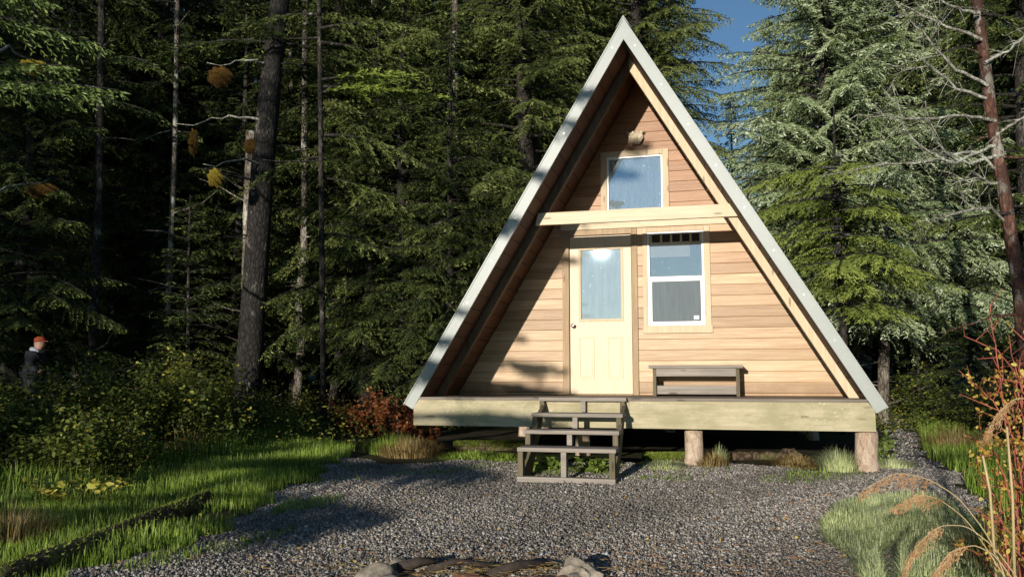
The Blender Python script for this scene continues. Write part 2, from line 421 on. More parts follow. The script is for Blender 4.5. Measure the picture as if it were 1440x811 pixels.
# ---- door
door = MB()
gx0 = wp(814.5, 400)[0]; gx1 = wp(875.5, 400)[0]; gz0_ = wp(845, 450.5)[1]; gz1_ = wp(845, 348.5)[1]
e = .006
door.box((dx0+e, .012, dz0+.02), (gx0, .052, dz1-e), .5); door.box((gx1, .012, dz0+.02), (dx1-e, .052, dz1-e), .5)
door.box((gx0, .012, gz1_), (gx1, .052, dz1-e), .5); door.box((gx0, .012, dz0+.02), (gx1, .052, gz0_), .5)
dr = door.build('door', M['door'], cabin)
b = MB()      # raised panels with mouldings
for a0, a1 in ((814, 836), (854.5, 876)):
    p0 = wp(a0, 500)[0]; p1 = wp(a1, 500)[0]; q0 = wp(845, 532)[1]; q1 = wp(845, 473.5)[1]
    for (i0, i1, j0, j1) in ((p0, p1, q0, q0+.016), (p0, p1, q1-.016, q1), (p0, p0+.016, q0+.016, q1-.016), (p1-.016, p1, q0+.016, q1-.016)):
        b.box((i0, .003, j0), (i1, .0118, j1), .4)
    b.box((p0+.03, .006, q0+.03), (p1-.03, .0118, q1-.03), .6)
b.build('raised_panel', M['door'], dr, .002)
b = MB()
t = .022
b.box((gx0-.01, .002, gz0_-.012), (gx1+.01, .0118, gz0_+t), .9); b.box((gx0-.01, .002, gz1_-t), (gx1+.01, .0118, gz1_+.012), .9)
b.box((gx0-.01, .0025, gz0_+t), (gx0+t, .0118, gz1_-t), .9); b.box((gx1-t, .0025, gz0_+t), (gx1+.01, .0118, gz1_-t), .9)
b.build('glazing_bead', M['pale_v'], dr, .003)
def glassmat(name, dust_sky, refl, tint, streak=1.0, dc=(.60, .72, .78)):
    m, nt, bs = nodes(name); nt.nodes.remove(bs)
    out = nt.nodes['Material Output']
    tr = nt.nodes.new('ShaderNodeBsdfTransparent'); tr.inputs[0].default_value = (*tint, 1)
    gl = nt.nodes.new('ShaderNodeBsdfGlossy'); gl.inputs['Roughness'].default_value = .009; gl.inputs[0].default_value = (.62, .84, .95, 1)
    df = nt.nodes.new('ShaderNodeBsdfDiffuse'); df.inputs[0].default_value = (*dc, 1)  # the sky's blue reflection is put into the gloss tint and dust colour
    m1 = nt.nodes.new('ShaderNodeMixShader'); m1.inputs[0].default_value = refl
    nt.links.new(tr.outputs[0], m1.inputs[1]); nt.links.new(gl.outputs[0], m1.inputs[2])
    v = coord(nt, (9, 9, 1.1)); n = noise(nt, v, 2.5, 6, .7)
    sp = noise(nt, coord(nt, (1, 1, 1)), 26, 2, .5)
    d = math_(nt, 'ADD', ramp(nt, n, [(.3, (dust_sky*.85,)*3), (.75, (dust_sky*1.15,)*3)]), ramp(nt, sp, [(.68, (0, 0, 0)), (.74, (.25*streak,)*3)]))
    m2 = nt.nodes.new('ShaderNodeMixShader'); nt.links.new(d, m2.inputs[0])
    nt.links.new(m1.outputs[0], m2.inputs[1]); nt.links.new(df.outputs[0], m2.inputs[2])
    nt.links.new(m2.outputs[0], out.inputs[0])
    return m
M['glass_door'] = glassmat('door glass with dust and sky blue', .42, .34, (.4, .45, .5))
M['glass_up'] = glassmat('upper window glass', .24, .5, (.4, .45, .5))
M['glass_win'] = glassmat('window glass', .16, .26, (.9, .9, .9))
M['glass_scr'] = glassmat('screened window', .40, .06, (.25, .25, .25), .15, (.38, .43, .46))
b = MB(); b.box((gx0, .022, gz0_), (gx1, .027, gz1_), .5); b.build('glass_pane', M['glass_door'], dr)
b = MB(); kx, kz = wp(806.5, 458)
b.tube([(kx, .012, kz), (kx, .002, kz)], [.03, .028], 20); b.tube([(kx, .002, kz), (kx, -.022, kz), (kx, -.03, kz), (kx, -.045, kz), (kx, -.055, kz), (kx, -.058, kz)], [.011, .011, .022, .027, .020, .008], 18)
b.build('door_knob', M['brass'], dr)
# casings
cs = MB(); L = wp(791.5, 450)[0]; Rr = wp(897.5, 450)[0]
cs.box((L, -.022, .003), (dx0-.002, .0, dz1+.07), .35); cs.box((dx1+.010, -.022, .003), (Rr, .0, dz1+.07), .25)
cs.box((dx1+.001, -.012, .003), (dx1+.009, .0, dz1), .9)
cs.box((dx0-.001, -.021, dz1+.002), (dx1+.009, 0, dz1+.070), .5)
cs.box((dx0, -.03, .002), (dx1, .05, .018), .1)
cs.build('door_casing', M['casing'], dr, .003)
bd = MB(); x0_ = L-.02; x1_ = wp(1026, 320)[0]; zt0 = dz1+.074
bd.box((x0_, -.026, zt0), (x1_, 0, zt0+.085), .95); bd.build('band_board', M['pale_h'], cabin, .003)

# ---- main window
win = MB()
c0 = wp(904.5, 400)[0]; c1 = wp(999.5, 400)[0]; cz0 = wp(950, 466)[1]; cz1 = wp(950, 319)[1]
cz1 = min(cz1, zt0-.004)
win.box((c0, -.022, cz0), (wx0-.001, 0, cz1), .9); win.box((wx1+.001, -.022, cz0), (c1, 0, cz1), .95)
win.box((wx0, -.0215, wz1+.001), (wx1, 0, cz1-.001), .6)
win.box((c0-.012, -.03, cz0-.02), (c1+.012, 0, wz0-.001), .95)
wn = win.build('window', M['pale_v'], cabin, .003)
wm = wp(950, 391)[1]
fr = MB(); t = .028; ya, yb = -.012, .05
fr.box((wx0, ya, wz0), (wx0+t, yb, wz1)); fr.box((wx1-t, ya, wz0), (wx1, yb, wz1))
fr.box((wx0+t, ya+.001, wz1-t), (wx1-t, yb, wz1)); fr.box((wx0+t, ya+.001, wz0), (wx1-t, yb, wz0+t))
fr.build('window_frame', M['vinyl'], wn, .004)
fr = MB(); fr.box((wx0+t, -.004, wm-.024), (wx1-t, .04, wm+.024))
s2 = .022
fr.box((wx0+t, .002, wz0+t), (wx0+t+s2, .04, wm-.024)); fr.box((wx1-t-s2, .002, wz0+t), (wx1-t, .04, wm-.024))
fr.box((wx0+t+s2, .003, wz0+t), (wx1-t-s2, .04, wz0+t+s2)); fr.box((wx0+t+s2, .003, wm-.024-s2*.6), (wx1-t-s2, .04, wm-.0245))
fr.build('lower_sash', M['vinyl'], wn, .003)
for kx in (wx0+.12, wx1-.12):
    b = MB(); b.box((kx-.02, -.006, wz0+t+.004), (kx+.02, .002, wz0+t+.014)); b.build('sash_latch', M['brass'], wn)
b = MB(); b.box((wx0+t, .020, wm+.0245), (wx1-t, .024, wp(912, 341)[1]-.002)); b.build('glass_pane', M['glass_win'], wn)
b = MB(); b.box((wx0+t+s2, .012, wz0+t+s2), (wx1-t-s2, .016, wm-.024-s2*.6)); b.build('insect_screen', M['glass_scr'], wn)
sx_, sz_ = wp(979.5, 446)
b = MB(); b.box((sx_-.03, .0085, sz_-.022), (sx_+.03, .0112, sz_+.022)); b.build('sticker', M['vinyl'], wn)
# board leaning inside the upper sash, and slats above it before a dark sheet
b = MB(); q0 = wp(912, 362)[1]; q1 = wp(912, 341)[1]; xr = wp(970, 350)[0]
b.box((wx0+t+.004, .028, q0), (xr, .032, q1)); b.build('card_sheet', M['card'], wn)
b = MB(); jx = [wp(u, 333)[0] for u in (915, 929.5, 943.5, 957.5, 971, 985)]
for x in jx:
    b = MB(); b.box((x-.012, .000, q1+.002), (x+.012, .03, wz1-t-.001), .9); b.build('slat', M['joist'], wn)
b = MB(); b.box((wx0+t, .032, q1+.001), (wx1-t, .036, wz1-t-.001)); b.build('dim_room_sheet', M['dark'], wn)  # added sheet, its dark colour stands for the dim room behind the slats

# ---- upper window
uw = MB(); a0 = wp(845, 255)[0]; a1 = wp(940.5, 255)[0]; az1 = wp(892, 212)[1]
uw.box((a0, -.022, uz0-.02), (ux0-.001, 0, az1-.001), .55); uw.box((ux1+.001, -.022, uz0-.02), (a1, 0, az1-.001), .9)
uw.box((ux0, -.0225, uz1+.001), (ux1, 0, az1), .6)
uw.box((ux0, -.0225, uz0-.02), (ux1, 0, uz0-.001), .6)
uo = uw.build('window', M['pale_v'], cabin, .003); uo['label'] = 'square loft window reflecting blue sky'
fr = MB(); t = .022
fr.box((ux0, ya, uz0), (ux0+t, yb, uz1)); fr.box((ux1-t, ya, uz0), (ux1, yb, uz1))
fr.box((ux0+t, ya+.001, uz1-t), (ux1-t, yb, uz1)); fr.box((ux0+t, ya+.001, uz0), (ux1-t, yb, uz0+t))
fr.build('window_frame', M['vinyl'], uo, .004)
b = MB(); b.box((ux0+t, .014, uz0+t), (ux1-t, .018, uz1-t)); b.build('glass_pane', M['glass_up'], uo)

# ================================================================== BENCH
by0, by1 = -.40, -.06
bx0 = aty(920.5, 540, by0)[0]; bx1 = aty(1038, 540, by0)[0]; bt = aty(980, 513, by0)[2]
bench = empty('bench', ((bx0+bx1)/2, (by0+by1)/2, 0)); X = (bx1-bx0)/2; Y = (by1-by0)/2
tag(bench, 'low weathered grey plank bench on the deck below the large window', 'bench')
b = MB(); b.box((-X-.065, -Y-.03, bt-.038), (X+.06, -.004, bt), .7); b.box((-X-.065, .004, bt-.038), (X+.06, Y+.02, bt), .5); b.build('seat', M['grey_h'], bench, .004)
for sgn in (-1, 1):
    b = MB(); b.hexa([(sgn*X-.02, -Y, .0), (sgn*X+.02, -Y, .0), (sgn*X+.02, Y, .0), (sgn*X-.02, Y, .0)], [(sgn*X-.02, -Y+.02, bt-.039), (sgn*X+.02, -Y+.02, bt-.039), (sgn*X+.02, Y-.02, bt-.039), (sgn*X-.02, Y-.02, bt-.039)], .5)
    b.build('leg', M['grey_v'], bench, .003)
b = MB(); b.box((-X+.021, -Y+.0, bt-.13), (X-.021, -Y+.035, bt-.040), .95); b.build('apron', M['grey_h'], bench, .003)
b = MB(); b.box((-X+.021, -Y+.05, .025), (X-.021, -Y+.085, .125), .9); b.build('stretcher', M['grey_h'], bench, .003)

# ================================================================== BONE ORNAMENT
import bmesh
def blob(name, c, r, mat, parent=None, seed=0, amp=.25, sub=3, sc=(1, 1, 1), freq=3.0):
    bm = bmesh.new(); bmesh.ops.create_icosphere(bm, subdivisions=sub, radius=1)
    rr = np.random.default_rng(seed); K = rr.normal(size=(7, 3))*freq; ph = rr.uniform(0, 6.28, 7)
    for v in bm.verts:
        p = np.array(v.co); d = 1+amp*float(np.sum(np.sin(K@p+ph))/3.0)+amp*.22*float(np.sum(np.sin(K@p*3.1+ph*2))/3.0)-amp*.5*abs(float(np.sin(K[0]@p*1.6+ph[3])))
        v.co = Vector((p[0]*sc[0], p[1]*sc[1], p[2]*sc[2]))*(r*d)
    me = bpy.data.meshes.new(name); bm.to_mesh(me); bm.free(); me.materials.append(mat)
    a = me.attributes.new('tint', 'FLOAT', 'FACE'); a.data.foreach_set('value', rr.random(len(me.polygons)).astype(np.float32))
    o = bpy.data.objects.new(name, me); o.location = c; return link(o, parent)
ax, az = wp(893, 194.5, -.06)
bone = empty('wall_ornament', (ax, -.05, az)); tag(bone, 'pale knobbly bone ornament fixed to the gable above the loft window', 'ornament')
blob('body', (0, 0, 0), .082, M['bone'], bone, 3, .22, 4, (1.05, .55, .95), 3.5)
for sx in (-1, 1):
    m = MB(); m.tube([(sx*.045, 0, .045), (sx*.085, -.01, .075), (sx*.12, -.012, .085)], [.032, .022, .006], 8, .5, .15); m.build('horn', M['bone'], bone)

# ================================================================== STAIRS
st = empty('wooden_stairs', (0, 0, 0)); tag(st, 'open weathered wooden steps leading from the gravel up to the deck', 'stairs')
ys = [-1.50, -1.84, -2.19, -2.53]
tr = [(757.5, 880.5, 559.8), (747, 875.5, 581), (737, 870.5, 605), (727, 866, 630)]
lv = []
for k, (u0, u1, v) in enumerate(tr):
    a = aty(u0, v, ys[k]); c = aty(u1, v, ys[k]); z = (a[2]+c[2])/2
    if k == 0: z = .004
    b = MB(); yb_ = ys[k]+.30 if k else YF-.02
    if k: b.box((a[0], ys[k], z-.038), (c[0], ys[k]+.145, z), .75); b.box((a[0]+.004, ys[k]+.15, z-.038), (c[0]-.004, ys[k]+.30, z-.001), .5)
    else: b.box((a[0], ys[k], z-.038), (c[0], YF-.020, z), .75)
    b.build('tread', M['grey_h'], st, .003); lv.append((a[0], c[0], z))
gb = float(gz(-.4, -2.5))
posts_u = [(762, 820, 875.5), (752, 808.5, 870), (742, 800.5, 865), (731.5, 792, 860)]
zbase = aty(796, 671.5, ys[3])[2]
for k in range(4):
    z1 = lv[k][2]-.039; z0 = lv[k+1][2] if k < 3 else zbase
    for i in range(3):
        x = aty(posts_u[k][i], 600, ys[k]+.015)[0]
        b = MB(); 
        y_a = ys[k]+.015
        b.box((x-.026, y_a, z0+.001 if k < 3 else zbase+.001), (x+.026, y_a+.09, z1-.001), .6 if i != 1 else .9)
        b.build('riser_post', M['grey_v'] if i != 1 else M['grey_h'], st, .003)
a = aty(727, 675, ys[3]); c = aty(865.5, 675, ys[3])
b = MB(); b.box((a[0], ys[3]-.005, zbase-.05), (c[0], ys[3]+.10, zbase), .95); b.build('base_board', M['grey_h'], st, .003)
for i, (xx, lb) in enumerate(((lv[1][0]+.05, 0), (lv[1][1]-.03, 1))):     # sloping stringers behind the posts
    b = MB(); 
    b.hexa([(xx-.02, ys[3]+.12, gb+.02), (xx+.02, ys[3]+.12, gb+.02), (xx+.02, ys[3]+.42, gb+.02), (xx-.02, ys[3]+.42, gb+.02)],
           [(xx-.02, YF-.30, -.16), (xx+.02, YF-.30, -.16), (xx+.02, YF-.01, -.05), (xx-.02, YF-.01, -.05)], .4)
    b.build('stringer', M['grey_v'], st, .003)

# ================================================================== CONIFER GENERATOR
def nrm(v): return v/np.maximum(np.linalg.norm(v, axis=-1, keepdims=True), 1e-9)
def diamonds(B, D, L, W, rng, cross=True, fold=0):
    """elongated leaf quads from base B along unit D; returns V,F"""
    n = len(B); r = rng.normal(size=(n, 3)); r[:, 2] += .0
    N1 = nrm(np.cross(D, r)); N2 = np.cross(D, N1)
    L = L[:, None]; W = W[:, None]
    out = []
    for N in ((N1, N2) if cross else (N1,)):
        m = B+D*L*.45
        out.append(np.stack([B, m+N*W, B+D*L, m-N*W], 1))
    V = np.concatenate(out, 0).reshape(-1, 3); F = np.arange(len(V)).reshape(-1, 4)
    return V, F
def bough_set(rng, bases, azs, Ls, rise, droop, hang, sec_step=.13, twig=.10, tw_w=.010, twig_step=.048, spread=.36, flat=.15):
    """foliage + limb tubes for many branches. bases (n,3)"""
    TB, TD, TL, TT = [], [], [], []; limbs_ = []
    for k in range(len(bases)):
        limb = MB(); limbs_.append(limb)
        L = Ls[k]; a = azs[k]; o = np.array([math.cos(a), math.sin(a), 0]); sd = np.array([-math.sin(a), math.cos(a), 0])
        ri = rise[k]; dr = droop[k]
        wob = rng.uniform(-.12, .12)
        def pos(s):
            s = np.asarray(s)[..., None]
            return bases[k]+o*L*s*(1-.08*s)+np.array([0, 0, 1.])*L*(ri*s-dr*s*s)+sd*L*wob*s*s
        ss = np.linspace(0, 1, 6)
        r0 = .010+.011*L
        limb.tube(pos(ss), list(r0*(1-.85*ss)), 4, .5, 0, False)
        n = max(4, int(L/sec_step)); s = np.linspace(.14, 1, n)
        s = np.concatenate([s, s]); side = np.repeat([1., -1.], n)
        keep = rng.random(2*n) > .12; s = s[keep]; side = side[keep]; s = np.clip(s+rng.normal(0, .01, len(s)), .1, 1)
        P = pos(s); T = nrm(pos(np.minimum(s+.02, 1.02))-pos(s-.02))
        ls = L*spread*np.minimum(s*2.6, 1)*(1.02-s)**.75*rng.uniform(.6, 1.15, len(s))+.06
        D = nrm(T*.75+sd*side[:, None]*.8+np.array([0, 0, -1.])*hang*rng.uniform(.5, 1.4, len(s))[:, None]+rng.normal(0, .12, (len(s), 3)))
        cnt = np.maximum(2, (ls/twig_step).astype(int)); I = np.repeat(np.arange(len(s)), cnt)
        q = np.concatenate([(np.arange(c)+.5)/c for c in cnt])
        sag = np.array([0, 0, -1.])*(hang*.5*ls[I]*q*q)[:, None]
        for sg in (-1, 1):
            ps = P[I]+D[I]*(ls[I]*q)[:, None]+sag
            side2 = np.cross(D[I], np.array([0, 0, 1.]))
            d = nrm(D[I]*.75+side2*sg*.75+np.array([0, 0, -1.])*hang*.55+rng.normal(0, .16+flat, (len(I), 3)))
            TB.append(ps); TD.append(d); TL.append(twig*(1.15-.5*q)*rng.uniform(.7, 1.3, len(I)))
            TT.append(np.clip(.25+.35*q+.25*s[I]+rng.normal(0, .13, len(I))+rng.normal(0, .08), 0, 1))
    B = np.concatenate(TB); D = np.concatenate(TD); L_ = np.concatenate(TL); T_ = np.concatenate(TT)
    V, F = diamonds(B, D, L_, np.full(len(B), tw_w)*rng.uniform(.7, 1.3, len(B)), rng)
    return V, F, np.concatenate([T_, T_]), limbs_
def conifer(name, label, cat, seed, H, z0, zfull, Rb, nb, leaf, barkm, tr=.2, lean=(0, 0), rise=.1, droop=.35, hang=.35, dead=0, shape=.8, group=None, fine=1.0, topfine=2.2, stubs=0):
    rng = np.random.default_rng(seed); random.seed(seed)
    root = empty(name); tag(root, label, cat, group)
    cx = lambda z: lean[0]*z+.06*math.sin(z*.7+seed); cy = lambda z: lean[1]*z+.06*math.cos(z*.6+seed)
    parts = []
    for (za_, zb_, nbr, fn) in ((z0, min(zfull, H*.97), nb, fine), (zfull, H*.985, int(nb*.45*max(0, H-zfull)/max(1., zfull-z0)), topfine)):
        if zb_-za_ < .3 or nbr < 1: continue
        z = np.sort(rng.uniform(za_, zb_, nbr)); az = np.arange(nbr)*2.399+rng.normal(0, .35, nbr)
        prof = np.clip((H-z)/H, 0, 1)**shape
        L = Rb*prof*rng.uniform(.55, 1.15, nbr)+.12
        bases = np.stack([[cx(a) for a in z], [cy(a) for a in z], z], 1)
        up = rise+.35*(z/H); dr_ = droop*rng.uniform(.6, 1.3, nbr)*(1-.5*z/H)
        V, F, T, limb = bough_set(rng, bases, az, L, up, dr_, hang, .13*fn, .115*fn, .0105*fn, .05*fn)
        parts.append((V, F, T, limb))
    off = 0; VV = []; FF = []; TT = []
    tk = MB()
    for V, F, T, limb_list in parts:
        VV.append(V); FF.append(F+off); TT.append(T); off += len(V)
        for limb in limb_list: b = len(tk.v); tk.v += limb.v; tk.f += [[i+b for i in f] for f in limb.f]; tk.t += limb.t; tk.sm += limb.sm
    zs = np.linspace(-.25, H, 26); rad = [tr*(max(0, 1-z/H)**.85)+.012+tr*.35*math.exp(-max(z, 0)*2.6) for z in zs]
    tk.tube([(cx(z), cy(z), z) for z in zs], rad, 14, .5, .06)
    for _ in range(dead):
        z = random.uniform(.8, max(z0+1, 3.5)); a = random.uniform(0, 6.28); L = random.uniform(.5, 1.6)*(1 if not stubs else .5)
        p = Vector((cx(z), cy(z), z)); d = Vector((math.cos(a), math.sin(a), random.uniform(-.35, .1)))
        pts = [p]
        for q in range(4):
            d = (d+Vector((random.gauss(0, .15), random.gauss(0, .15), random.gauss(-.03, .12)))).normalized(); pts.append(pts[-1]+d*L/4)
        tk.tube(pts, [.016, .013, .010, .007, .003], 4, .5, 0, False)
        for q in (2, 3):
            e = Vector((random.gauss(0, 1), random.gauss(0, 1), random.gauss(-.2, .5))).normalized()*random.uniform(.15, .5)
            tk.tube([pts[q], pts[q]+(d*.3*L/3+e)*.6, pts[q]+(d*.3*L/3+e)+Vector((0, 0, -.04))], [.006, .004, .002], 3, .5, 0, False)
    tk.build('trunk', barkm, root)
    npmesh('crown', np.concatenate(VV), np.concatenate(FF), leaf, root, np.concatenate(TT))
    return root
def plant(o, x, y, rz=0, s=1.0, dz=0, label=None, group=None):
    o.location = (x, y, float(gz(x, y))+dz); o.rotation_euler = (0, 0, rz); o.scale = (s, s, s)
    if label: o['label'] = label
    if group: o['group'] = group
    return o
def xy(u, d): p = at(u, 534, d); return p[0], p[1]

spruceA = conifer('spruce_tree', 'large silvery blue-green spruce, sunlit, directly right of the cabin roof', 'tree', 1, 13.6, 2.0, 11.0, 4.1, 290, M['spruce'], M['bark_dark'], .22, (0, 0), .12, .34, .50, 10, .85)
spruceO = conifer('spruce_tree', 'x', 'tree', 2, 18, 2.2, 12, 3.0, 200, M['olive'], M['bark_dark'], .2, (.01, 0), .05, .36, .5, 14, .6)
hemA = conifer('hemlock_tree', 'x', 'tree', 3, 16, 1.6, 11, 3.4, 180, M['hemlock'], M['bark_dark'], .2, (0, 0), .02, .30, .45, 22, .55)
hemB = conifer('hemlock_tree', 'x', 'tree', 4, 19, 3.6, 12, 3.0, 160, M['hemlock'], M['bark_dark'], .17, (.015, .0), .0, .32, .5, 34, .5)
young = conifer('young_hemlock', 'x', 'tree', 5, 5.2, .3, 5.0, 1.5, 90, M['hemlock'], M['bark_dark'], .05, (0, 0), .1, .3, .35, 4, .7)

# ---- right hand side
plant(spruceA, *xy(1180, 17.5), .4, 1.0)
def dup(src, x, y, rz, s, label, group=None, dz=0):
    c = copy_tree(src)
    if 'group' in c.keys() and not group: del c['group']
    return plant(c, x, y, rz, s, dz, label, group)
dup(spruceA, *xy(1300, 20), 2.1, 1.15, 'silvery spruce half hidden behind the dead branches of the red trunk')
plant(spruceO, *xy(900, 19), 1.2, 1.05, 0, 'olive green spruce rising straight behind the cabin peak')
dup(spruceO, *xy(1105, 24), 3.3, .64, 'olive spruce top just left of the silvery spruce, under the patch of sky')
dup(spruceO, *xy(1040, 34), 4.2, .70, 'distant spruce whose tip stands alone against the patch of blue sky')
dup(spruceA, *xy(1130, 29), 5.0, .95, 'far spruce crown touching the right edge of the sky patch')
GR = 'dark conifers behind the right side'
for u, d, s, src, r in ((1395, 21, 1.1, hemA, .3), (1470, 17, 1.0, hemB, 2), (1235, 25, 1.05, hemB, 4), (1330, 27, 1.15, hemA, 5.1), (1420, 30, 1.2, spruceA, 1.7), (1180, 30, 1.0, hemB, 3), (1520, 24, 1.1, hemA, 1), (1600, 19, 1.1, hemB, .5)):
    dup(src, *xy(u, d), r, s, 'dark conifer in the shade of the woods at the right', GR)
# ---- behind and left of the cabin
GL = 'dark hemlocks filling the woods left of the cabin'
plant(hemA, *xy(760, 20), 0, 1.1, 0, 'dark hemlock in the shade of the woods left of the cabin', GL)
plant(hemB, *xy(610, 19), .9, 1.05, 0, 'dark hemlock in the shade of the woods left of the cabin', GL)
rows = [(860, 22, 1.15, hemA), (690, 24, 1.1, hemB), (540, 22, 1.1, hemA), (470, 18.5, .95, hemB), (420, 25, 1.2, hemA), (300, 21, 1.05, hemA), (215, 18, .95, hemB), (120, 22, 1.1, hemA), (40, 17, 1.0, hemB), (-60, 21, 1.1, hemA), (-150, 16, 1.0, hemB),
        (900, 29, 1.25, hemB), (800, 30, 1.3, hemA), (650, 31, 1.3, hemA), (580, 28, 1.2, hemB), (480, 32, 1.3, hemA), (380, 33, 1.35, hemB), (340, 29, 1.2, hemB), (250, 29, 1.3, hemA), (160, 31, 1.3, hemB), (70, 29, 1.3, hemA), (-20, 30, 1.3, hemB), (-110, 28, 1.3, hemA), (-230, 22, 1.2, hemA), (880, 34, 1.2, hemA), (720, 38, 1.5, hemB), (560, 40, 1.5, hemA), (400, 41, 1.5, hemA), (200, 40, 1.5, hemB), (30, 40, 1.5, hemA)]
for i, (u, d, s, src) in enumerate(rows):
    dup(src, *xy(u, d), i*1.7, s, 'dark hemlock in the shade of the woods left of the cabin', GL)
dup(spruceO, *xy(745, 16.5), 2.6, .95, 'olive spruce with sunlit boughs close behind the left roof slope')
dup(spruceO, *xy(520, 17), 5.0, .9, 'olive spruce with faintly lit boughs left of the cabin')
for i, (u, d, s) in enumerate(((20, 14.5, .62), (160, 18.5, .7), (270, 19, .7), (415, 18.5, .64), (560, 16, .62), (480, 20, .72), (630, 15.5, .5), (330, 17.5, .6), (190, 18.5, .55))):
    dup(hemA, *xy(u, d), i*1.1+.4, s, 'dark hemlock in the shade of the woods left of the cabin', GL)
GY = 'young hemlocks under the trees'
plant(young, *xy(560, 15.5), 0, .8, 0, 'young hemlock growing in the shade under the tall trees', GY)
for i, (u, d, s) in enumerate(((640, 17, .9), (450, 20, .8), (260, 16, .8), (180, 19, .95), (90, 16, .8), (30, 19, 1), (-40, 14, .8), (700, 18.5, 1.0), (1290, 19, .7), (1370, 16, .75), (1440, 19, .9), (1260, 23, .9), (380, 21, .9), (1190, 22, .8))):
    dup(young, *xy(u, d), i*2.2, s, 'young hemlock growing in the shade under the tall trees', GY)

# ---- individual trunks seen in the picture
def trunk_tree(name, label, cat, pix, r0, r1, mat, seed, branches=(), n=16, deadn=10, top=None):
    """pix: list of (u,v,depth) from base to top"""
    random.seed(seed); P = [at(*p) for p in pix]; base = P[0].copy(); base[2] = float(gz(base[0], base[1]))
    root = empty(name, tuple(base)); tag(root, label, cat)
    pts = [np.array([0, 0, -.2])]+[p-base for p in P[0:]]
    # resample
    T = np.linspace(0, 1, 28); S_ = np.linspace(0, 1, len(pts)); A = np.array(pts)
    C = np.stack([np.interp(T, S_, A[:, i]) for i in range(3)], 1)
    rad = [r0+(r1-r0)*t+r0*.45*math.exp(-t*22) for t in T]
    b = MB(); b.tube(C, rad, n, .5, .07)
    for _ in range(deadn):
        t = random.uniform(.15, 1); k = int(t*27); p = Vector(C[k]); a = random.uniform(0, 6.28); L = random.uniform(.3, 1.3)
        d = Vector((math.cos(a), math.sin(a), random.uniform(-.3, .25))); q = [p]
        for j in range(3): d = (d+Vector((random.gauss(0, .2), random.gauss(0, .2), random.gauss(0, .15)))).normalized(); q.append(q[-1]+d*L/3)
        b.tube(q, [.02, .014, .009, .003], 5, .5, 0, False)
    b.build('trunk', mat, root)
    return root, base
big, bb = trunk_tree('spruce_tree', 'thick dark leaning spruce trunk with lit lichen patch, tallest trunk at the left', 'tree',
    [(343, 612, 15.5), (352, 500, 15.5), (362, 350, 15.6), (372, 200, 15.7), (385, 80, 15.8), (398, -30, 15.9), (420, -260, 16.2)], .27, .155, M['bark_black'], 21, deadn=16)
def crown_boughs(root, base, specs, leaf, seed, name='crown', fine=1.0, hang=.35, spread=.36):
    """specs: (u,v,depth, azimuth, length, rise, droop)"""
    rng = np.random.default_rng(seed); random.seed(seed)
    B = np.array([at(s[0], s[1], s[2])-base for s in specs]); 
    V, F, T, limb = bough_set(rng, B, np.array([s[3] for s in specs]), np.array([s[4] for s in specs]), np.array([s[5] for s in specs]), np.array([s[6] for s in specs]), hang, .10*fine, .10*fine, .0095*fine, .042*fine, spread)
    c = npmesh(name, V, F, leaf, root, T)
    for lm in limb: lm.build('branch', M['bark_dark'], root)
    return c
# crown of the big trunk: sparse boughs high up and the bright bough to its right
sp = [(385, 60, 15.8, TH+a, L, .05, .3) for a, L in ((0.2, 2.2), (2.0, 1.6), (3.4, 2.4), (4.9, 1.6))]
sp += [(400, -60, 15.9, TH+a, L, .1, .3) for a, L in ((.5, 2.6), (1.7, 2), (2.9, 2.4), (4.1, 2.6), (5.4, 2.2))]
sp += [(415, -200, 16, TH+a, L, .1, .3) for a, L in ((.1, 2.6), (1.3, 2.4), (2.6, 2.8), (3.8, 2.4), (5.0, 2.6))]
crown_boughs(big, bb, sp, M['hemlock'], 5)
br_, bbb = trunk_tree('hemlock_tree', 'slim hemlock with one bright yellow-green sunlit bough reaching toward the cabin', 'tree',
    [(455, 600, 14.6), (452, 300, 14.6), (450, 100, 14.7), (448, -80, 14.8)], .055, .035, M['bark_dark'], 23, deadn=8)
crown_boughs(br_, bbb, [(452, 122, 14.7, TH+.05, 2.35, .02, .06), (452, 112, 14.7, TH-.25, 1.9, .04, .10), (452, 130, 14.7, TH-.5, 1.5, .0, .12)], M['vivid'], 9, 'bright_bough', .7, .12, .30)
crown_boughs(br_, bbb, [(451, 40, 14.7, TH-.3, 2.2, .1, .2), (452, 60, 14.7, TH+.4, 2.3, .1, .25), (450, 20, 14.7, TH+3.0, 1.8, .1, .2), (452, 190, 14.7, TH-.2, 2.0, 0, .3), (452, 250, 14.7, TH+.3, 1.7, 0, .3), (452, 220, 14.7, TH+2.9, 1.5, 0, .3), (452, 330, 14.7, TH-.6, 1.6, 0, .3)], M['olive'], 10, 'crown')
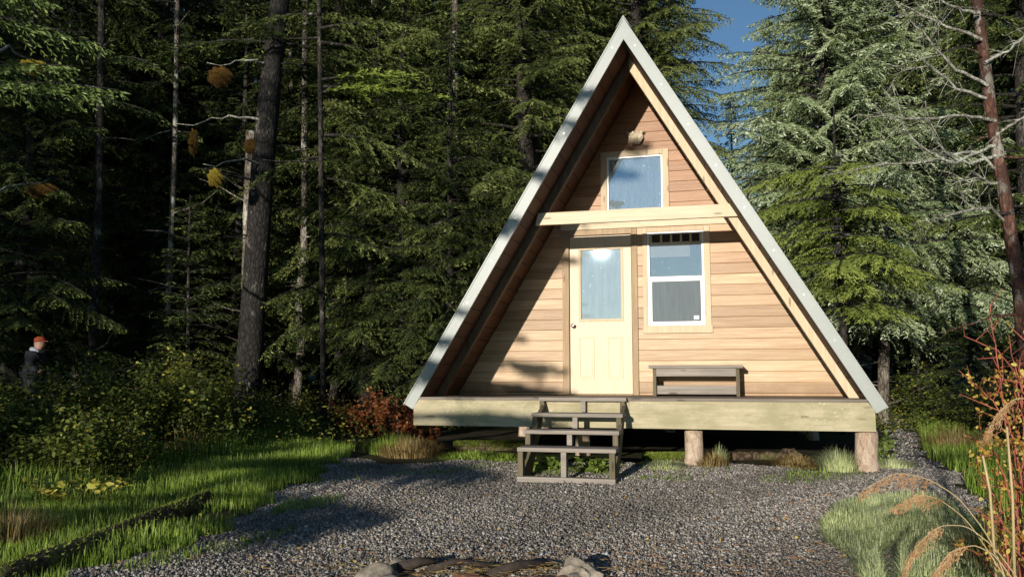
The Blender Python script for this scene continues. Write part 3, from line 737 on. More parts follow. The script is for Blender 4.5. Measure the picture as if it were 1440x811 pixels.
tl = [
 ('broken snag', 'pale lichened trunk standing just behind the thick dark trunk', [(352, 600, 16.6), (350, 450, 16.6), (352, 300, 16.6), (356, 185, 16.6)], .17, .13, 'bark_pale', 31),
 ('t', 'thin dark trunk with white lichen flecks, above the person', [(132, 590, 15), (131, 450, 15), (138, 300, 15), (141, 150, 15), (144, -40, 15)], .085, .06, 'bark_dark', 32),
 ('t', 'thinnest pale trunk, between the lichened one and the thick dark trunk', [(232, 570, 16.5), (234, 480, 16.5), (240, 350, 16.5), (246, 200, 16.5), (250, -40, 16.5)], .065, .05, 'bark_pale', 33),
 ('t', 'pale crooked trunk to the right of the thick dark trunk', [(418, 560, 17.5), (424, 480, 17.5), (420, 420, 17.5), (428, 360, 17.5), (428, 240, 17.5), (430, -40, 17.5)], .10, .06, 'bark_pale', 34),
 ('t', 'stout mossy pale trunk far left of the clearing', [(84, 560, 19), (92, 420, 19), (104, 300, 19), (112, 180, 19), (116, -40, 19)], .19, .15, 'bark_pale', 35),
 ('t', 'slim dark trunk close to the cabin eave', [(640, 590, 17), (642, 400, 17), (640, 200, 17), (640, -40, 17)], .08, .06, 'bark_pale', 36),
 ('t', 'pair of pale slim stems behind the crooked trunk, nearer one', [(396, 580, 19.5), (400, 400, 19.5), (408, 250, 19.5), (410, -40, 19.5)], .07, .05, 'bark_pale', 37),
 ('t', 'lichen-spotted trunk right of the cabin eave, under the silvery spruce', [(1242, 585, 17.5), (1243, 500, 17.5), (1244, 400, 17.5), (1247, 200, 17.5)], .12, .10, 'bark_pale', 38),
 ('t', 'pale broken trunk against the right roof edge', [(1200, 585, 18.5), (1199, 500, 18.5), (1202, 380, 18.5), (1204, 200, 18.5)], .17, .14, 'bark_pale', 39)]
for nm, lb, px_, a, b_, mt, sd in tl:
    o, bs_ = trunk_tree('broken_snag' if nm == 'broken snag' else 'hemlock_tree', lb, 'tree', px_, a, b_, M[mt], sd, deadn=14, n=12)
    if nm == 't':
        rr = random.Random(sd); pu, pv, pd = px_[-1]
        crown_boughs(o, bs_, [(pu+rr.uniform(-3, 3), rr.uniform(-60, 220), pd, rr.uniform(0, 6.28), rr.uniform(.8, 1.7), .05, .3) for _ in range(7)], M['hemlock'], sd)
# red trunk at the right with dead pale limbs
red, rb_ = trunk_tree('spruce_tree', 'leaning red-barked trunk with bare pale limbs at the right edge', 'tree',
    [(1452, 640, 10.5), (1443, 500, 10.6), (1432, 400, 10.7), (1412, 270, 10.8), (1392, 150, 10.9), (1374, 0, 11.0), (1362, -120, 11.1)], .095, .062, M['bark_red'], 41, deadn=10)
limbs = [[(1408, 245), (1370, 210), (1300, 228), (1230, 232), (1160, 247)][::1], [(1398, 170), (1350, 163), (1280, 168), (1205, 162)], [(1402, 205), (1375, 213), (1340, 232), (1290, 205), (1265, 170), (1255, 120)],
         [(1380, 55), (1340, 40), (1290, 20), (1245, -5)], [(1390, 120), (1340, 95), (1300, 50), (1265, 10)], [(1425, 325), (1390, 290), (1340, 302), (1290, 312)], [(1375, 20), (1330, 5), (1290, -20)], [(1412, 265), (1380, 250), (1345, 256)],
         [(1395, 140), (1350, 128), (1310, 92), (1268, 98)], [(1410, 215), (1360, 232), (1330, 215), (1310, 190), (1300, 140)], [(1385, 90), (1420, 70), (1450, 40)], [(1405, 190), (1440, 165), (1470, 150)]]
b = MB(); random.seed(3)
for L in limbs:
    n = len(L); pts = []; dd = 10.85; dv = random.uniform(-.25, .1)
    for i, (u, v) in enumerate(L): pts.append(at(u, v, dd+dv*i)-rb_)
    A = np.array(pts); T = np.linspace(0, n-1, 14); C = np.stack([np.interp(T, range(n), A[:, i]) for i in range(3)], 1)+R0.normal(0, .012, (14, 3))
    b.tube(C, list(np.linspace(.024, .006, 14)), 6, .5, .1, False)
    for k in range(4, 14, 1):
        for _ in range(2):
            d = Vector((random.gauss(-.4, .6), random.gauss(0, .5), random.gauss(-.2, .6))).normalized()*random.uniform(.12, .5)
            p = Vector(C[k]); b.tube([p, p+d*.5+Vector((0, 0, .02)), p+d], [.006, .004, .002], 3, .5, 0, False)
b.build('dead_limb', M['dead'], red)
crown_boughs(red, rb_, [(1425, 300, 10.7, TH+3.0, 1.25, .02, .2), (1425, 290, 10.7, TH-.1, .9, .02, .2), (1400, 210, 10.8, TH+.2, 1.0, 0, .2), (1385, 60, 10.9, TH+2.4, 1.5, .1, .3), (1380, 20, 10.9, TH+.3, 1.6, .1, .3), (1370, -60, 11, TH+3.3, 1.9, .1, .3), (1365, -90, 11, TH+4.5, 1.6, .1, .3), (1368, -40, 11, TH-.5, 1.7, .1, .3), (1372, 10, 11, TH+1.2, 1.8, .1, .3)], M['olive'], 12)
# yellow green hemlock in front of the silvery spruce
yh = empty('hemlock_tree'); yb0 = np.array([*xy(1185, 14.2), 0]); yb0[2] = float(gz(yb0[0], yb0[1])); yh.location = tuple(yb0)
tag(yh, 'slender yellow-green hemlock in front of the silvery spruce beside the roof slope', 'tree')
tk = MB(); tk.tube([(0, 0, -.1), (.05, 0, 2), (0, .05, 4), (.04, 0, 5.6)], [.08, .06, .04, .01], 10, .5, .05); tk.build('trunk', M['bark_dark'], yh); M['yhem'] = leafmat('yellow green needles', [(0, (.06, .09, .02)), (.6, (.20, .26, .05)), (1, (.44, .48, .12))], .2)
rg = random.Random(8)
crown_boughs(yh, yb0, [(1185+rg.uniform(-4, 4), rg.uniform(215, 440), 14.2, TH+rg.uniform(0, 6.28), rg.uniform(.6, 1.9), .08, .28) for _ in range(64)], M['yhem'], 14, 'crown', .9, .4, .36)
# lit spruce boughs hanging in at the upper left
lt, lb0 = trunk_tree('spruce_tree', 'spruce at the left edge with green boughs catching the light', 'tree', [(-70, 640, 9.5), (-72, 300, 9.5), (-74, 100, 9.5), (-76, -150, 9.6)], .12, .09, M['bark_dark'], 51, deadn=6)
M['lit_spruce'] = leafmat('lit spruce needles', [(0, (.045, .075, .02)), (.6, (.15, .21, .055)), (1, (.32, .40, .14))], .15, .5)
crown_boughs(lt, lb0, [(-70, 118, 9.5, TH-.10, 2.15, .02, .08), (-70, 128, 9.5, TH-.5, 1.7, .0, .12), (-70, 100, 9.5, TH-.2, 1.75, .05, .1), (-72, 20, 9.5, TH+.2, 1.8, .05, .2), (-72, 0, 9.5, TH-.4, 1.6, .05, .2)], M['lit_spruce'], 16, 'crown', 1.0, .45, .30)

# hanging moss clumps
def fuzz(name, label, c, r, sz, mat, seed, parent=None, n=7000):
    rng = np.random.default_rng(seed); d = nrm(rng.normal(size=(n, 3))); P = d*np.array([r, r, sz])*rng.uniform(.3, 1, (n, 1))**.5*(1+.14*np.sin(d@np.array([[3.1], [2.2], [4.4]])*2+seed))
    D = nrm(d*.25+np.array([0, 0, -1.0])+rng.normal(0, .25, (n, 3)))
    V, F = diamonds(P, D, rng.uniform(.012, .035, n), rng.uniform(.0015, .003, n), rng)
    t = np.clip(.5+.9*(P[:, 2]/sz)*.5+rng.normal(0, .15, n), 0, 1); o = npmesh(name, V, F, mat, None, np.concatenate([t, t])); o.location = tuple(c); return tag(o, label, 'moss', 'moss clumps hanging in the trees')
def moss_branch(tree, tb, a, c, seed):
    rr = np.random.default_rng(seed); A = at(*a)-tb; Cc = at(*c)-tb; P = [A+(Cc-A)*t+np.array([0, 0, .25*math.sin(t*3)])*.5+rr.normal(0, .03, 3)*(0 < t < 1) for t in np.linspace(0, 1, 9)]
    P.append(Cc+(Cc-A)*.25+np.array([0, 0, .08])); m = MB(); m.tube(P, list(np.linspace(.03, .006, 10)), 6, .5, .1); m.build('branch', M['dead'], tree)
for a, c, sd in (((368, 232, 15.5), (303, 236, 14.6), 1), ((372, 170, 15.6), (272, 178, 14.8), 2), ((382, 92, 15.8), (310, 94, 15), 3)): moss_branch(big, bb, a, c, sd)
for a, c, sd in (((-74, 70, 9.5), (48, 88, 13), 4), ((-72, 300, 9.5), (60, 258, 14), 5)): moss_branch(lt, lb0, a, c, sd)
fuzz('hanging_moss', 'round bright yellow moss clump hanging left of the thick dark trunk', at(303, 249, 14.6), .12, .16, M['moss_y'], 1)
fuzz('hanging_moss', 'long rusty orange moss tuft hanging above the round yellow clump', at(272, 200, 14.8), .08, .24, M['moss_o'], 2)
fuzz('hanging_moss', 'yellow moss pad on a branch at the upper left', at(48, 94, 13), .20, .09, M['moss_y'], 3)
fuzz('hanging_moss', 'orange moss on a branch stub near the left edge', at(60, 268, 14), .24, .12, M['moss_o'], 4)
fuzz('hanging_moss', 'golden moss hanging highest beside the thick dark trunk', at(310, 108, 15), .20, .17, M['moss_o'], 5)
fuzz('hanging_moss', 'small gold moss tuft against the dark bark', at(353, 205, 15.6), .12, .14, M['moss_o'], 6)

# ================================================================== GROUND
def gridmesh(name, xs, ys, mat, lift=0, mask=None):
    X, Y = np.meshgrid(xs, ys); Z = gz(X, Y)+lift; V = np.stack([X, Y, Z], -1).reshape(-1, 3)
    ny, nx = X.shape; i = np.arange((ny-1)*(nx-1)); r = i//(nx-1); c = i % (nx-1); a = r*nx+c
    F = np.stack([a, a+1, a+nx+1, a+nx], 1)
    if mask is not None:
        C = V[F].mean(1); F = F[mask(C[:, 0], C[:, 1])]
    return npmesh(name, V, F, mat, None, None, True)
def soil():
    m, nt, bs = nodes('forest soil')
    n = noise(nt, coord(nt, (1, 1, 1)), 5, 10, .75); n2 = noise(nt, coord(nt, (1, 1, 1)), .6, 5, .6); n3 = noise(nt, coord(nt, (1, 1, 1)), 40, 4, .7)
    c = ramp(nt, n, [(.3, (.018, .013, .008)), (.5, (.05, .036, .02)), (.7, (.11, .08, .045))])
    c = mixc(nt, math_(nt, 'MULTIPLY', ramp(nt, n2, [(.45, (0, 0, 0)), (.6, (1, 1, 1))]), .6), c, (.05, .075, .018))
    c = mixc(nt, ramp(nt, n3, [(.6, (0, 0, 0)), (.68, (.5, .5, .5))]), c, (.20, .13, .06))
    nt.links.new(c, bs.inputs['Base Color']); bs.inputs['Roughness'].default_value = .95; bs.inputs['Specular IOR Level'].default_value = .15
    bump(nt, bs, n3, .8, .03); return m
M['soil'] = soil()
xs = np.concatenate([np.linspace(-400, -42, 10), np.linspace(-40, -9, 40), np.linspace(-8.6, 8.6, 110), np.linspace(9, 40, 40), np.linspace(42, 400, 10)])
ys_ = np.concatenate([np.linspace(-60, -18, 18), np.linspace(-17, -11, 16), np.linspace(-10.8, 6, 110), np.linspace(6.5, 50, 60), np.linspace(60, 500, 10)])
g = gridmesh('ground', xs, ys_, M['soil']); tag(g, kind='structure')
# ground outlines traced on the ground
def poly(pts): return np.array([gnd(*p)[:2] for p in pts])
def inside(P, x, y):
    x = np.asarray(x); y = np.asarray(y); r = np.zeros(x.shape, bool); n = len(P)
    for i in range(n):
        x1, y1 = P[i]; x2, y2 = P[(i+1) % n]
        c = ((y1 > y) != (y2 > y)) & (x < (x2-x1)*(y-y1)/(y2-y1+1e-12)+x1); r ^= c
    return r
left_edge = [(-120, 905), (40, 850), (105, 811), (160, 796), (235, 772), (290, 752), (345, 742), (352, 722), (400, 690), (455, 668), (470, 645)]
Pg = [gnd(*p)[:2] for p in left_edge[1:]]
GRV = np.array([(-4.2, -10.5), (-3.6, -7.2)]+[tuple(p) for p in Pg]+[tuple(gnd(560, 652)[:2]), tuple(gnd(720, 650)[:2]), tuple(gnd(900, 652)[:2]), tuple(gnd(1060, 655)[:2]), tuple(gnd(1200, 664)[:2]), tuple(gnd(1250, 640)[:2]), tuple(gnd(1248, 600)[:2]), tuple(gnd(1245, 585)[:2]), tuple(gnd(1265, 583)[:2]),
      tuple(gnd(1290, 610)[:2]), tuple(gnd(1300, 640)[:2]), tuple(gnd(1345, 668)[:2]), tuple(gnd(1370, 700)[:2]), tuple(gnd(1400, 740)[:2]), (4.6, -6.5), (4.6, -10.5)])
def gravel_mask(x, y):
    wx = x+.10*np.sin(y*5.1)+.06*np.sin(y*13+x*3); wy = y+.09*np.sin(x*4.3)+.05*np.sin(x*11)
    return inside(GRV, wx, wy)
def gravelmat():
    m, nt, bs = nodes('gravel bed')
    vo = nt.nodes.new('ShaderNodeTexVoronoi'); vo.inputs['Scale'].default_value = 55; nt.links.new(coord(nt, (1, 1, 1)), vo.inputs['Vector'])
    n = noise(nt, coord(nt, (1, 1, 1)), 1.2, 5, .6)
    c = ramp(nt, vo.outputs['Color'], [(.2, (.04, .04, .04)), (.6, (.16, .155, .15)), (.95, (.34, .34, .33))])
    c = mixc(nt, ramp(nt, n, [(.45, (0, 0, 0)), (.7, (.7, .7, .7))]), c, (.035, .028, .02))
    nt.links.new(c, bs.inputs['Base Color']); bs.inputs['Roughness'].default_value = .9
    bump(nt, bs, vo.outputs['Distance'], .8, .02); return m
xs2 = np.arange(-7, 8.2, .09); ys2 = np.arange(-10.5, 22, .09)
gs = gridmesh('gravel_yard', xs2, ys2, gravelmat(), .006, gravel_mask); tag(gs, kind='structure')
def nfield(x, y, f, ph): return .5+.25*(np.sin(x*f+ph)*np.sin(y*f*1.3+ph*2)+np.sin(x*f*2.3-y*f*1.7+ph))
# individual stones
M['stone'] = leafmat('gravel stones', [(0, (.07, .062, .054)), (.5, (.29, .255, .215)), (.85, (.47, .44, .395)), (.96, (.52, .50, .47)), (1, (.42, .24, .14))], 0, .7)
def stones(n, x0, x1, y0, y1, smin, smax, seed, mask):
    rng = np.random.default_rng(seed); x = rng.uniform(x0, x1, n); y = rng.uniform(y0, y1, n); k = mask(x, y); x = x[k]; y = y[k]; n = len(x)
    # keep camera frustum only
    dx = x-CX; dy = y-CY; a = dx*_c+dy*_s; d = -dx*_s+dy*_c; k = (d > 2.5) & (abs(a/d) < .68); x = x[k]; y = y[k]; n = len(x)
    base = np.array([[1, 0, 0], [-1, 0, 0], [0, 1, 0], [0, -1, 0], [0, 0, 1], [0, 0, -1], [.6, .6, .55], [-.6, -.5, .6]], float)[:6]
    F0 = np.array([[0, 2, 4], [2, 1, 4], [1, 3, 4], [3, 0, 4], [2, 0, 5], [1, 2, 5], [3, 1, 5], [0, 3, 5]])
    V = base[None]*rng.uniform(.55, 1.25, (n, 6, 1))+rng.normal(0, .16, (n, 6, 3))
    s = rng.uniform(smin, smax, (n, 1))*rng.choice([.7, 1, 1, 1.5], (n, 1)); sc = np.concatenate([s*rng.uniform(.8, 1.5, (n, 1)), s*rng.uniform(.6, 1, (n, 1)), s*rng.uniform(.4, .8, (n, 1))], 1)
    V = V*sc[:, None, :]
    # random rotation
    q = nrm(rng.normal(size=(n, 4))*np.array([1, .45, .45, 1])); w_, a_, b_, c_ = q.T
    Rm = np.stack([np.stack([1-2*(b_*b_+c_*c_), 2*(a_*b_-w_*c_), 2*(a_*c_+w_*b_)], -1), np.stack([2*(a_*b_+w_*c_), 1-2*(a_*a_+c_*c_), 2*(b_*c_-w_*a_)], -1), np.stack([2*(a_*c_-w_*b_), 2*(b_*c_+w_*a_), 1-2*(a_*a_+b_*b_)], -1)], -2)
    V = np.einsum('nij,nkj->nki', Rm, V)
    V += np.stack([x, y, gz(x, y)+.006+s[:, 0]*.30], 1)[:, None]
    F = F0[None]+(np.arange(n)*6)[:, None, None]
    t = np.repeat(np.clip(rng.beta(1.6, 2.2, n)*(.55+.75*np.clip(nfield(x, y, 1.3, 2)+.3*nfield(x, y, 4.1, 5)-.1, 0, 1))+(rng.random(n) > .995)*.5, 0, 1), 8)
    return V.reshape(-1, 3), F.reshape(-1, 3), t
Vs, Fs, Ts = stones(420000, -6, 6.5, -7.5, -1, .0062, .0125, 4, gravel_mask)
V2, F2, T2 = stones(40000, -1, 9, -1, 12, .009, .017, 5, gravel_mask)
gv = npmesh('gravel', np.concatenate([Vs, V2]), np.concatenate([Fs, F2+len(Vs)]), M['stone'], None, np.concatenate([Ts, T2]))
tag(gv, 'loose crushed grey gravel covering the yard in front of the cabin', 'gravel', kind='stuff')

# ================================================================== GRASS
def blades(x, y, h, w, seed, lean=.35, z=None):
    rng = np.random.default_rng(seed); n = len(x); z = gz(x, y) if z is None else z
    az = rng.uniform(0, 6.28, n); o = np.stack([np.cos(az), np.sin(az), np.zeros(n)], 1); sd = np.stack([-np.sin(az), np.cos(az), np.zeros(n)], 1)
    le = np.abs(rng.normal(0, lean, n))[:, None]; h = h[:, None]; w = (w*rng.uniform(.7, 1.3, n))[:, None]
    up = np.array([0, 0, 1.]); P = np.stack([x, y, z-.005], 1)
    a = P-sd*w; b = P+sd*w; m = P+up*h*.55+o*h*le*.35; c = m-sd*w*.8; d = m+sd*w*.8; t = P+up*h*(1-le*.35)+o*h*le; e = t+sd*w*.15; f = t-sd*w*.15
    V = np.stack([a, b, d, c, f, e], 1); F = np.array([[0, 1, 2, 3], [3, 2, 5, 4]])[None]+(np.arange(n)*6)[:, None, None]
    return V.reshape(-1, 3), F.reshape(-1, 4)
def sample(P, n, seed):
    rng = np.random.default_rng(seed); lo = P.min(0); hi = P.max(0); x = rng.uniform(lo[0], hi[0], n); y = rng.uniform(lo[1], hi[1], n); k = inside(P, x, y); return x[k], y[k]
def grass(name, label, P, n, hmin, hmax, w, mat, seed, cut=.35, lean=.35, edge=True, logline=None):
    x, y = sample(P, n, seed); rng = np.random.default_rng(seed+1)
    d = nfield(x, y, 2.4, seed)+rng.normal(0, .12, len(x)); k = d > cut
    if edge: k &= ~gravel_mask(x, y)
    if logline is not None:
        a_, b_ = logline; ab = b_-a_; tt_ = np.clip(((x-a_[0])*ab[0]+(y-a_[1])*ab[1])/(ab@ab), 0, 1); k &= np.hypot(x-a_[0]-ab[0]*tt_, y-a_[1]-ab[1]*tt_) > .10
    x = x[k]; y = y[k]; d = d[k]
    h = rng.uniform(hmin, hmax, len(x))*(.6+.7*np.clip(d, 0, 1)); V, F = blades(x, y, h, w, seed+2, lean)
    t = np.clip(rng.normal(.5, .2, len(x))+.4*(d-.5), 0, 1)
    o = npmesh(name, V, F, mat, None, np.repeat(t, 2)); return tag(o, label, 'grass', kind='stuff')
GL1 = np.array([(-7.5, -8.6), (-2.6, -8.6)]+[tuple(gnd(*p)[:2]+np.array([.18, 0])) for p in left_edge[1:]]+[tuple(gnd(500, 632)[:2]), tuple(gnd(420, 610)[:2]), tuple(gnd(330, 640)[:2]), tuple(gnd(240, 665)[:2]), tuple(gnd(100, 692)[:2]), tuple(gnd(-60, 705)[:2])])
grass('grass', 'short bright green grass along the left edge of the gravel', GL1, 150000, .04, .13, .0028, M['grass'], 3, .22, logline=(gnd(-40, 838)[:2], gnd(292, 708)[:2]))
GL2 = poly([(-80, 700), (100, 690), (330, 640), (420, 608), (560, 602), (620, 606), (560, 590), (380, 585), (-80, 600)])
grass('forest_grass', 'ragged dim grass between the shrubs and the cabin', GL2, 60000, .08, .28, .004, M['grass'], 5, .45, .5, False)
GP = poly([(1158, 742), (1185, 715), (1235, 708), (1300, 706), (1345, 716), (1362, 740), (1400, 770), (1420, 830), (1270, 830), (1262, 770), (1235, 780), (1245, 840), (1215, 840), (1205, 790), (1165, 765)])
grass('pale_grass', 'pale frosted green grass patch in the right foreground', GP, 60000, .04, .13, .0036, M['grass_pale'], 7, .08, .8, False)
GP2 = poly([(1300, 640), (1345, 668), (1370, 700), (1440, 745), (1500, 700), (1440, 640), (1370, 608), (1290, 596)])
grass('verge_grass', 'green grass verge in shade right of the path', GP2, 40000, .06, .2, .0035, M['grass'], 9, .3, .5, True)

def clump(name, label, u, v, r, n, h, mat, seed, w=.003, lean=.5, cat='grass tuft', group=None):
    p = gnd(u, v); rng = np.random.default_rng(seed); a = rng.uniform(0, 6.28, n); q = r*np.sqrt(rng.random(n))
    x = q*np.cos(a); y = q*np.sin(a); V, F = blades(x, y, rng.uniform(.5, 1, n)*h*(1.1-.5*q/r), w, seed, lean, gz(p[0]+x, p[1]+y)-p[2])
    o = npmesh(name, V, F, mat, None, np.repeat(rng.random(n), 2)); o.location = tuple(p); return tag(o, label, cat, group)
clump('grass_tuft', 'tall green grass tuft left of the pale right-hand post', 1180, 662, .20, 900, .30, M['grass_pale'], 1)
clump('grass_tuft', 'low grass right of the pale corner post', 1256, 657, .22, 500, .14, M['grass_pale'], 2)
clump('grass_tuft', 'dry and green grass at the foot of the middle post', 1003, 655, .18, 420, .20, M['grass_dry'], 3)
clump('grass_tuft', 'wispy green tuft just right of the middle post', 1012, 648, .10, 260, .24, M['grass_pale'], 13)
clump('grass_tuft', 'shaggy yellowing grass mound beside the left end of the deck', 575, 640, .36, 2200, .30, M['grass_dry'], 4, .003, .7)
clump('grass_tuft', 'green grass growing out of the shaggy mound at the deck corner', 555, 636, .38, 3400, .30, M['grass'], 5, .003, .7)
clump('grass_tuft', 'low green growth in shade left of the steps', 665, 643, .42, 1500, .12, M['grass'], 31, .004, .9)
clump('grass_tuft', 'small green tuft close to the left side of the steps', 712, 646, .22, 600, .10, M['grass'], 32, .004, .9)
clump('grass_tuft', 'mossy green growth right of the steps', 935, 656, .30, 1300, .08, M['grass_pale'], 33, .004, .9)
clump('grass_tuft', 'brown dead grass heap under the deck, centre right', 1120, 655, .26, 1400, .16, M['grass_dry'], 6, .003, .9)
clump('grass_tuft', 'yellow dry grass on the shaded verge right of the path', 1345, 632, .45, 1300, .40, M['grass_dry'], 7, .003, .6)
clump('grass_tuft', 'tangled dry grass at the lower left edge', 12, 760, .3, 600, .34, M['grass_dry'], 8, .003, .7)
clump('grass_tuft', 'long dry stalks standing in front of the shrub bank', 265, 640, .35, 260, .55, M['grass_dry'], 9, .003, .4)

# ================================================================== SHRUBS
def shrub(name, label, u, v, d, w, h, n, leaf, seed, ls=.05, cat='shrub', group=None, stemmat=None, z=None, flat=.9, cross=False, stems=26):
    if d is None: p = gnd(u, v)
    else: p = at(u, v, d); p[2] = float(gz(p[0], p[1]))
    rng = np.random.default_rng(seed); random.seed(seed); root = empty(name, tuple(p)); tag(root, label, cat, group)
    b = MB(); P = []; D = []
    per = max(6, n//stems)
    for k in range(stems):
        a = random.uniform(0, 6.28); r = w*math.sqrt(random.random()); hh = h*random.uniform(.55, 1.05)*(1-.35*(r/w)**2)
        t = np.array([r*math.cos(a), r*math.sin(a), hh]); base = t*np.array([.35, .35, 0])+np.array([0, 0, -.05]); mid = (base+t)/2+np.array([0, 0, hh*.12])+rng.normal(0, .05, 3)
        q = np.linspace(0, 1, 7)[:, None]; C = (1-q)**2*base+2*q*(1-q)*mid+q*q*t
        b.tube(C, list(np.linspace(.008, .002, 7)), 4, .5, 0, False)
        s = rng.uniform(.25, 1.02, per)[:, None]; pp = (1-s)**2*base+2*s*(1-s)*mid+s*s*t+rng.normal(0, .10*max(w, .3), (per, 3))
        P.append(pp); dd = rng.normal(0, 1, (per, 3)); dd[:, 2] = dd[:, 2]*.4-.15; D.append(nrm(dd))
    b.build('stems', stemmat or M['bark_dark'], root)
    P = np.concatenate(P); D = np.concatenate(D); P[:, 2] = np.maximum(P[:, 2], .03); n = len(P)
    up = nrm(np.array([0, -.35, 1.])+rng.normal(0, .45, (n, 3))); N = nrm(np.cross(D, up)); L = ls*rng.uniform(.6, 1.4, n)[:, None]
    W = L*.30; f = up*L*.06
    V = np.stack([P, P+D*L*.3+N*W*.9+f, P+D*L*.7+N*W*.75+f, P+D*L, P+D*L*.7-N*W*.75+f, P+D*L*.3-N*W*.9+f], 1).reshape(-1, 3)
    F = np.array([[0, 1, 2, 3], [0, 3, 4, 5]])[None]+(np.arange(n)*6)[:, None, None]
    npmesh('foliage', V, F.reshape(-1, 4), leaf, root, np.repeat(np.clip(rng.normal(.5, .22, n), 0, 1), 2)); return root
GS = 'leafy shrubs along the left of the clearing'
shrub('yellow_shrub', 'sunlit yellow-leaved shrub just left of the thick dark trunk', 285, 560, 12.4, .62, 1.28, 3600, M['shrub_y'], 61, .055)
shrub('yellow_shrub', 'low yellowing shrub between the thick trunk and the rusty ferns', 395, 575, 15, .6, .7, 1200, M['shrub_y'], 62, .05)
for i, (u, d, w, h, n, lb) in enumerate([(190, 10.3, .95, 1.30, 6500, 'largest green shrub, in the middle of the left bank'), (45, 9.6, .85, 1.08, 5600, 'green shrub in front of the person'), (275, 10.6, .7, .72, 2600, 'dark green shrub under the yellow one'),
        (-20, 8.8, .7, .75, 2600, 'low green shrub cut by the left edge'), (125, 8.7, .7, .72, 3600, 'low round shrub in front of the shrub bank'), (340, 12.6, .75, .75, 2600, 'small dark shrub at the foot of the thick trunk'), (235, 13.4, .7, 1.2, 2400, 'tall thin shrub behind the yellow-green bank')]):
    shrub('green_shrub', lb, u, 600, d, w, h, n, M['shrub'], 70+i, .05, group=GS)
shrub('rusty_fern', 'rust red fern clump at the left end of the cabin', 530, 590, 13.6, .6, .72, 2600, M['rust'], 81, .06, 'fern')
shrub('rusty_fern', 'smaller orange-red fern leaning toward the roof end', 562, 590, 12.8, .3, .75, 700, M['rust'], 82, .06, 'fern')
shrub('rusty_fern', 'rusty fern fronds spilling over the grass mound by the deck', 590, 628, None, .30, .36, 900, M['rust'], 83, .06, 'fern')
shrub('brown_shrub', 'bare brown twiggy shrub between the thick trunk and the ferns', 455, 590, 14.5, .6, .75, 800, M['rust'], 84, .04)
shrub('green_shrub', 'leafy green plant at the corner of the deck', 560, 618, None, .28, .30, 600, M['shrub'], 85, .06)
shrub('yellow_shrub', 'dim yellow-green bush beyond the path on the right', 1300, 575, 17, .9, 1.1, 1800, M['shrub'], 86, .06)
shrub('yellow_shrub', 'small bright green sprig beside the corner post', 1243, 600, 11.2, .15, .22, 160, M['bright'], 87, .06)
shrub('green_shrub', 'dark shrub in the shade far right of the path', 1395, 600, 13.5, .8, 1.0, 2200, M['shrub'], 88, .05)
shrub('leafy_plant', 'low yellow leafy weeds in the grass at lower left', 110, 705, None, .45, .20, 420, M['shrub_y'], 89, .07, 'plant')
shrub('leafy_plant', 'broad green leaves growing inside the lower left half of the steps', 772, 662, None, .13, .16, 90, M['bright'], 90, .10, 'plant', stems=9)
shrub('leafy_plant', 'broad green leaves growing inside the lower right half of the steps', 832, 664, None, .17, .14, 120, M['bright'], 91, .10, 'plant', stems=9)
shrub('leafy_plant', 'creeping green plants at the foot of the right post', 1236, 652, None, .14, .16, 160, M['bright'], 92, .05, 'plant', stems=9)
# mossy strip and sleepers under the deck edge
def mossy(name, label, u0, v0, u1, v1, r, mat, seed, fz=True, k=2600):
    a = gnd(u0, v0); c = gnd(u1, v1); random.seed(seed); m = MB(); n = 9
    root = empty(name, tuple((a+c)/2)); tag(root, label, 'log')
    P = [(a+(c-a)*t-(a+c)/2)+np.array([0, 0, r*.55+random.uniform(-.01, .01)]) for t in np.linspace(0, 1, n)]
    m.tube(P, [r*random.uniform(.85, 1.1) for _ in range(n)], 10, .5, .12); m.build('bark', mat, root)
    if fz:
        rng = np.random.default_rng(seed); t = rng.random(k)[:, None]; B = (a+(c-a)*t)-(a+c)/2+np.array([0, 0, r*.5]); an = rng.uniform(.2, 2.9, k)
        sd = nrm(np.cross(c-a, [0, 0, 1.])); N = sd[None]*np.cos(an)[:, None]+np.array([0, 0, 1.])*np.sin(an)[:, None]
        V, F = diamonds(B+N*r, nrm(N+rng.normal(0, .5, (k, 3))), rng.uniform(.015, .04, k), np.full(k, .005), rng)
        q = rng.random(k); npmesh('moss', V, F, M['moss'], root, np.concatenate([q, q]))
    return root
mossy('mossy_log', 'moss covered sleeper lying under the left part of the deck', 640, 633, 748, 633, .07, M['log'], 3)
mossy('mossy_log', 'mossy timber on the ground between the steps and the middle post', 905, 650, 968, 650, .06, M['log'], 4)
mossy('ground_log', 'bare brown log on the dirt right of the middle post', 1030, 646, 1110, 646, .06, M['log'], 5, False)
mossy('fallen_log', 'long rotten log lying in the grass at lower left', -40, 838, 292, 708, .072, M['log'], 6, True, 500)
# stump-like mound under deck
o = blob('dirt_clod', tuple(gnd(1112, 652)+np.array([0, .2, .03])), .13, M['log'], None, 5, .3, 3, (1.1, .8, .9)); tag(o, 'brown root clod under the deck near the right post', 'clod')

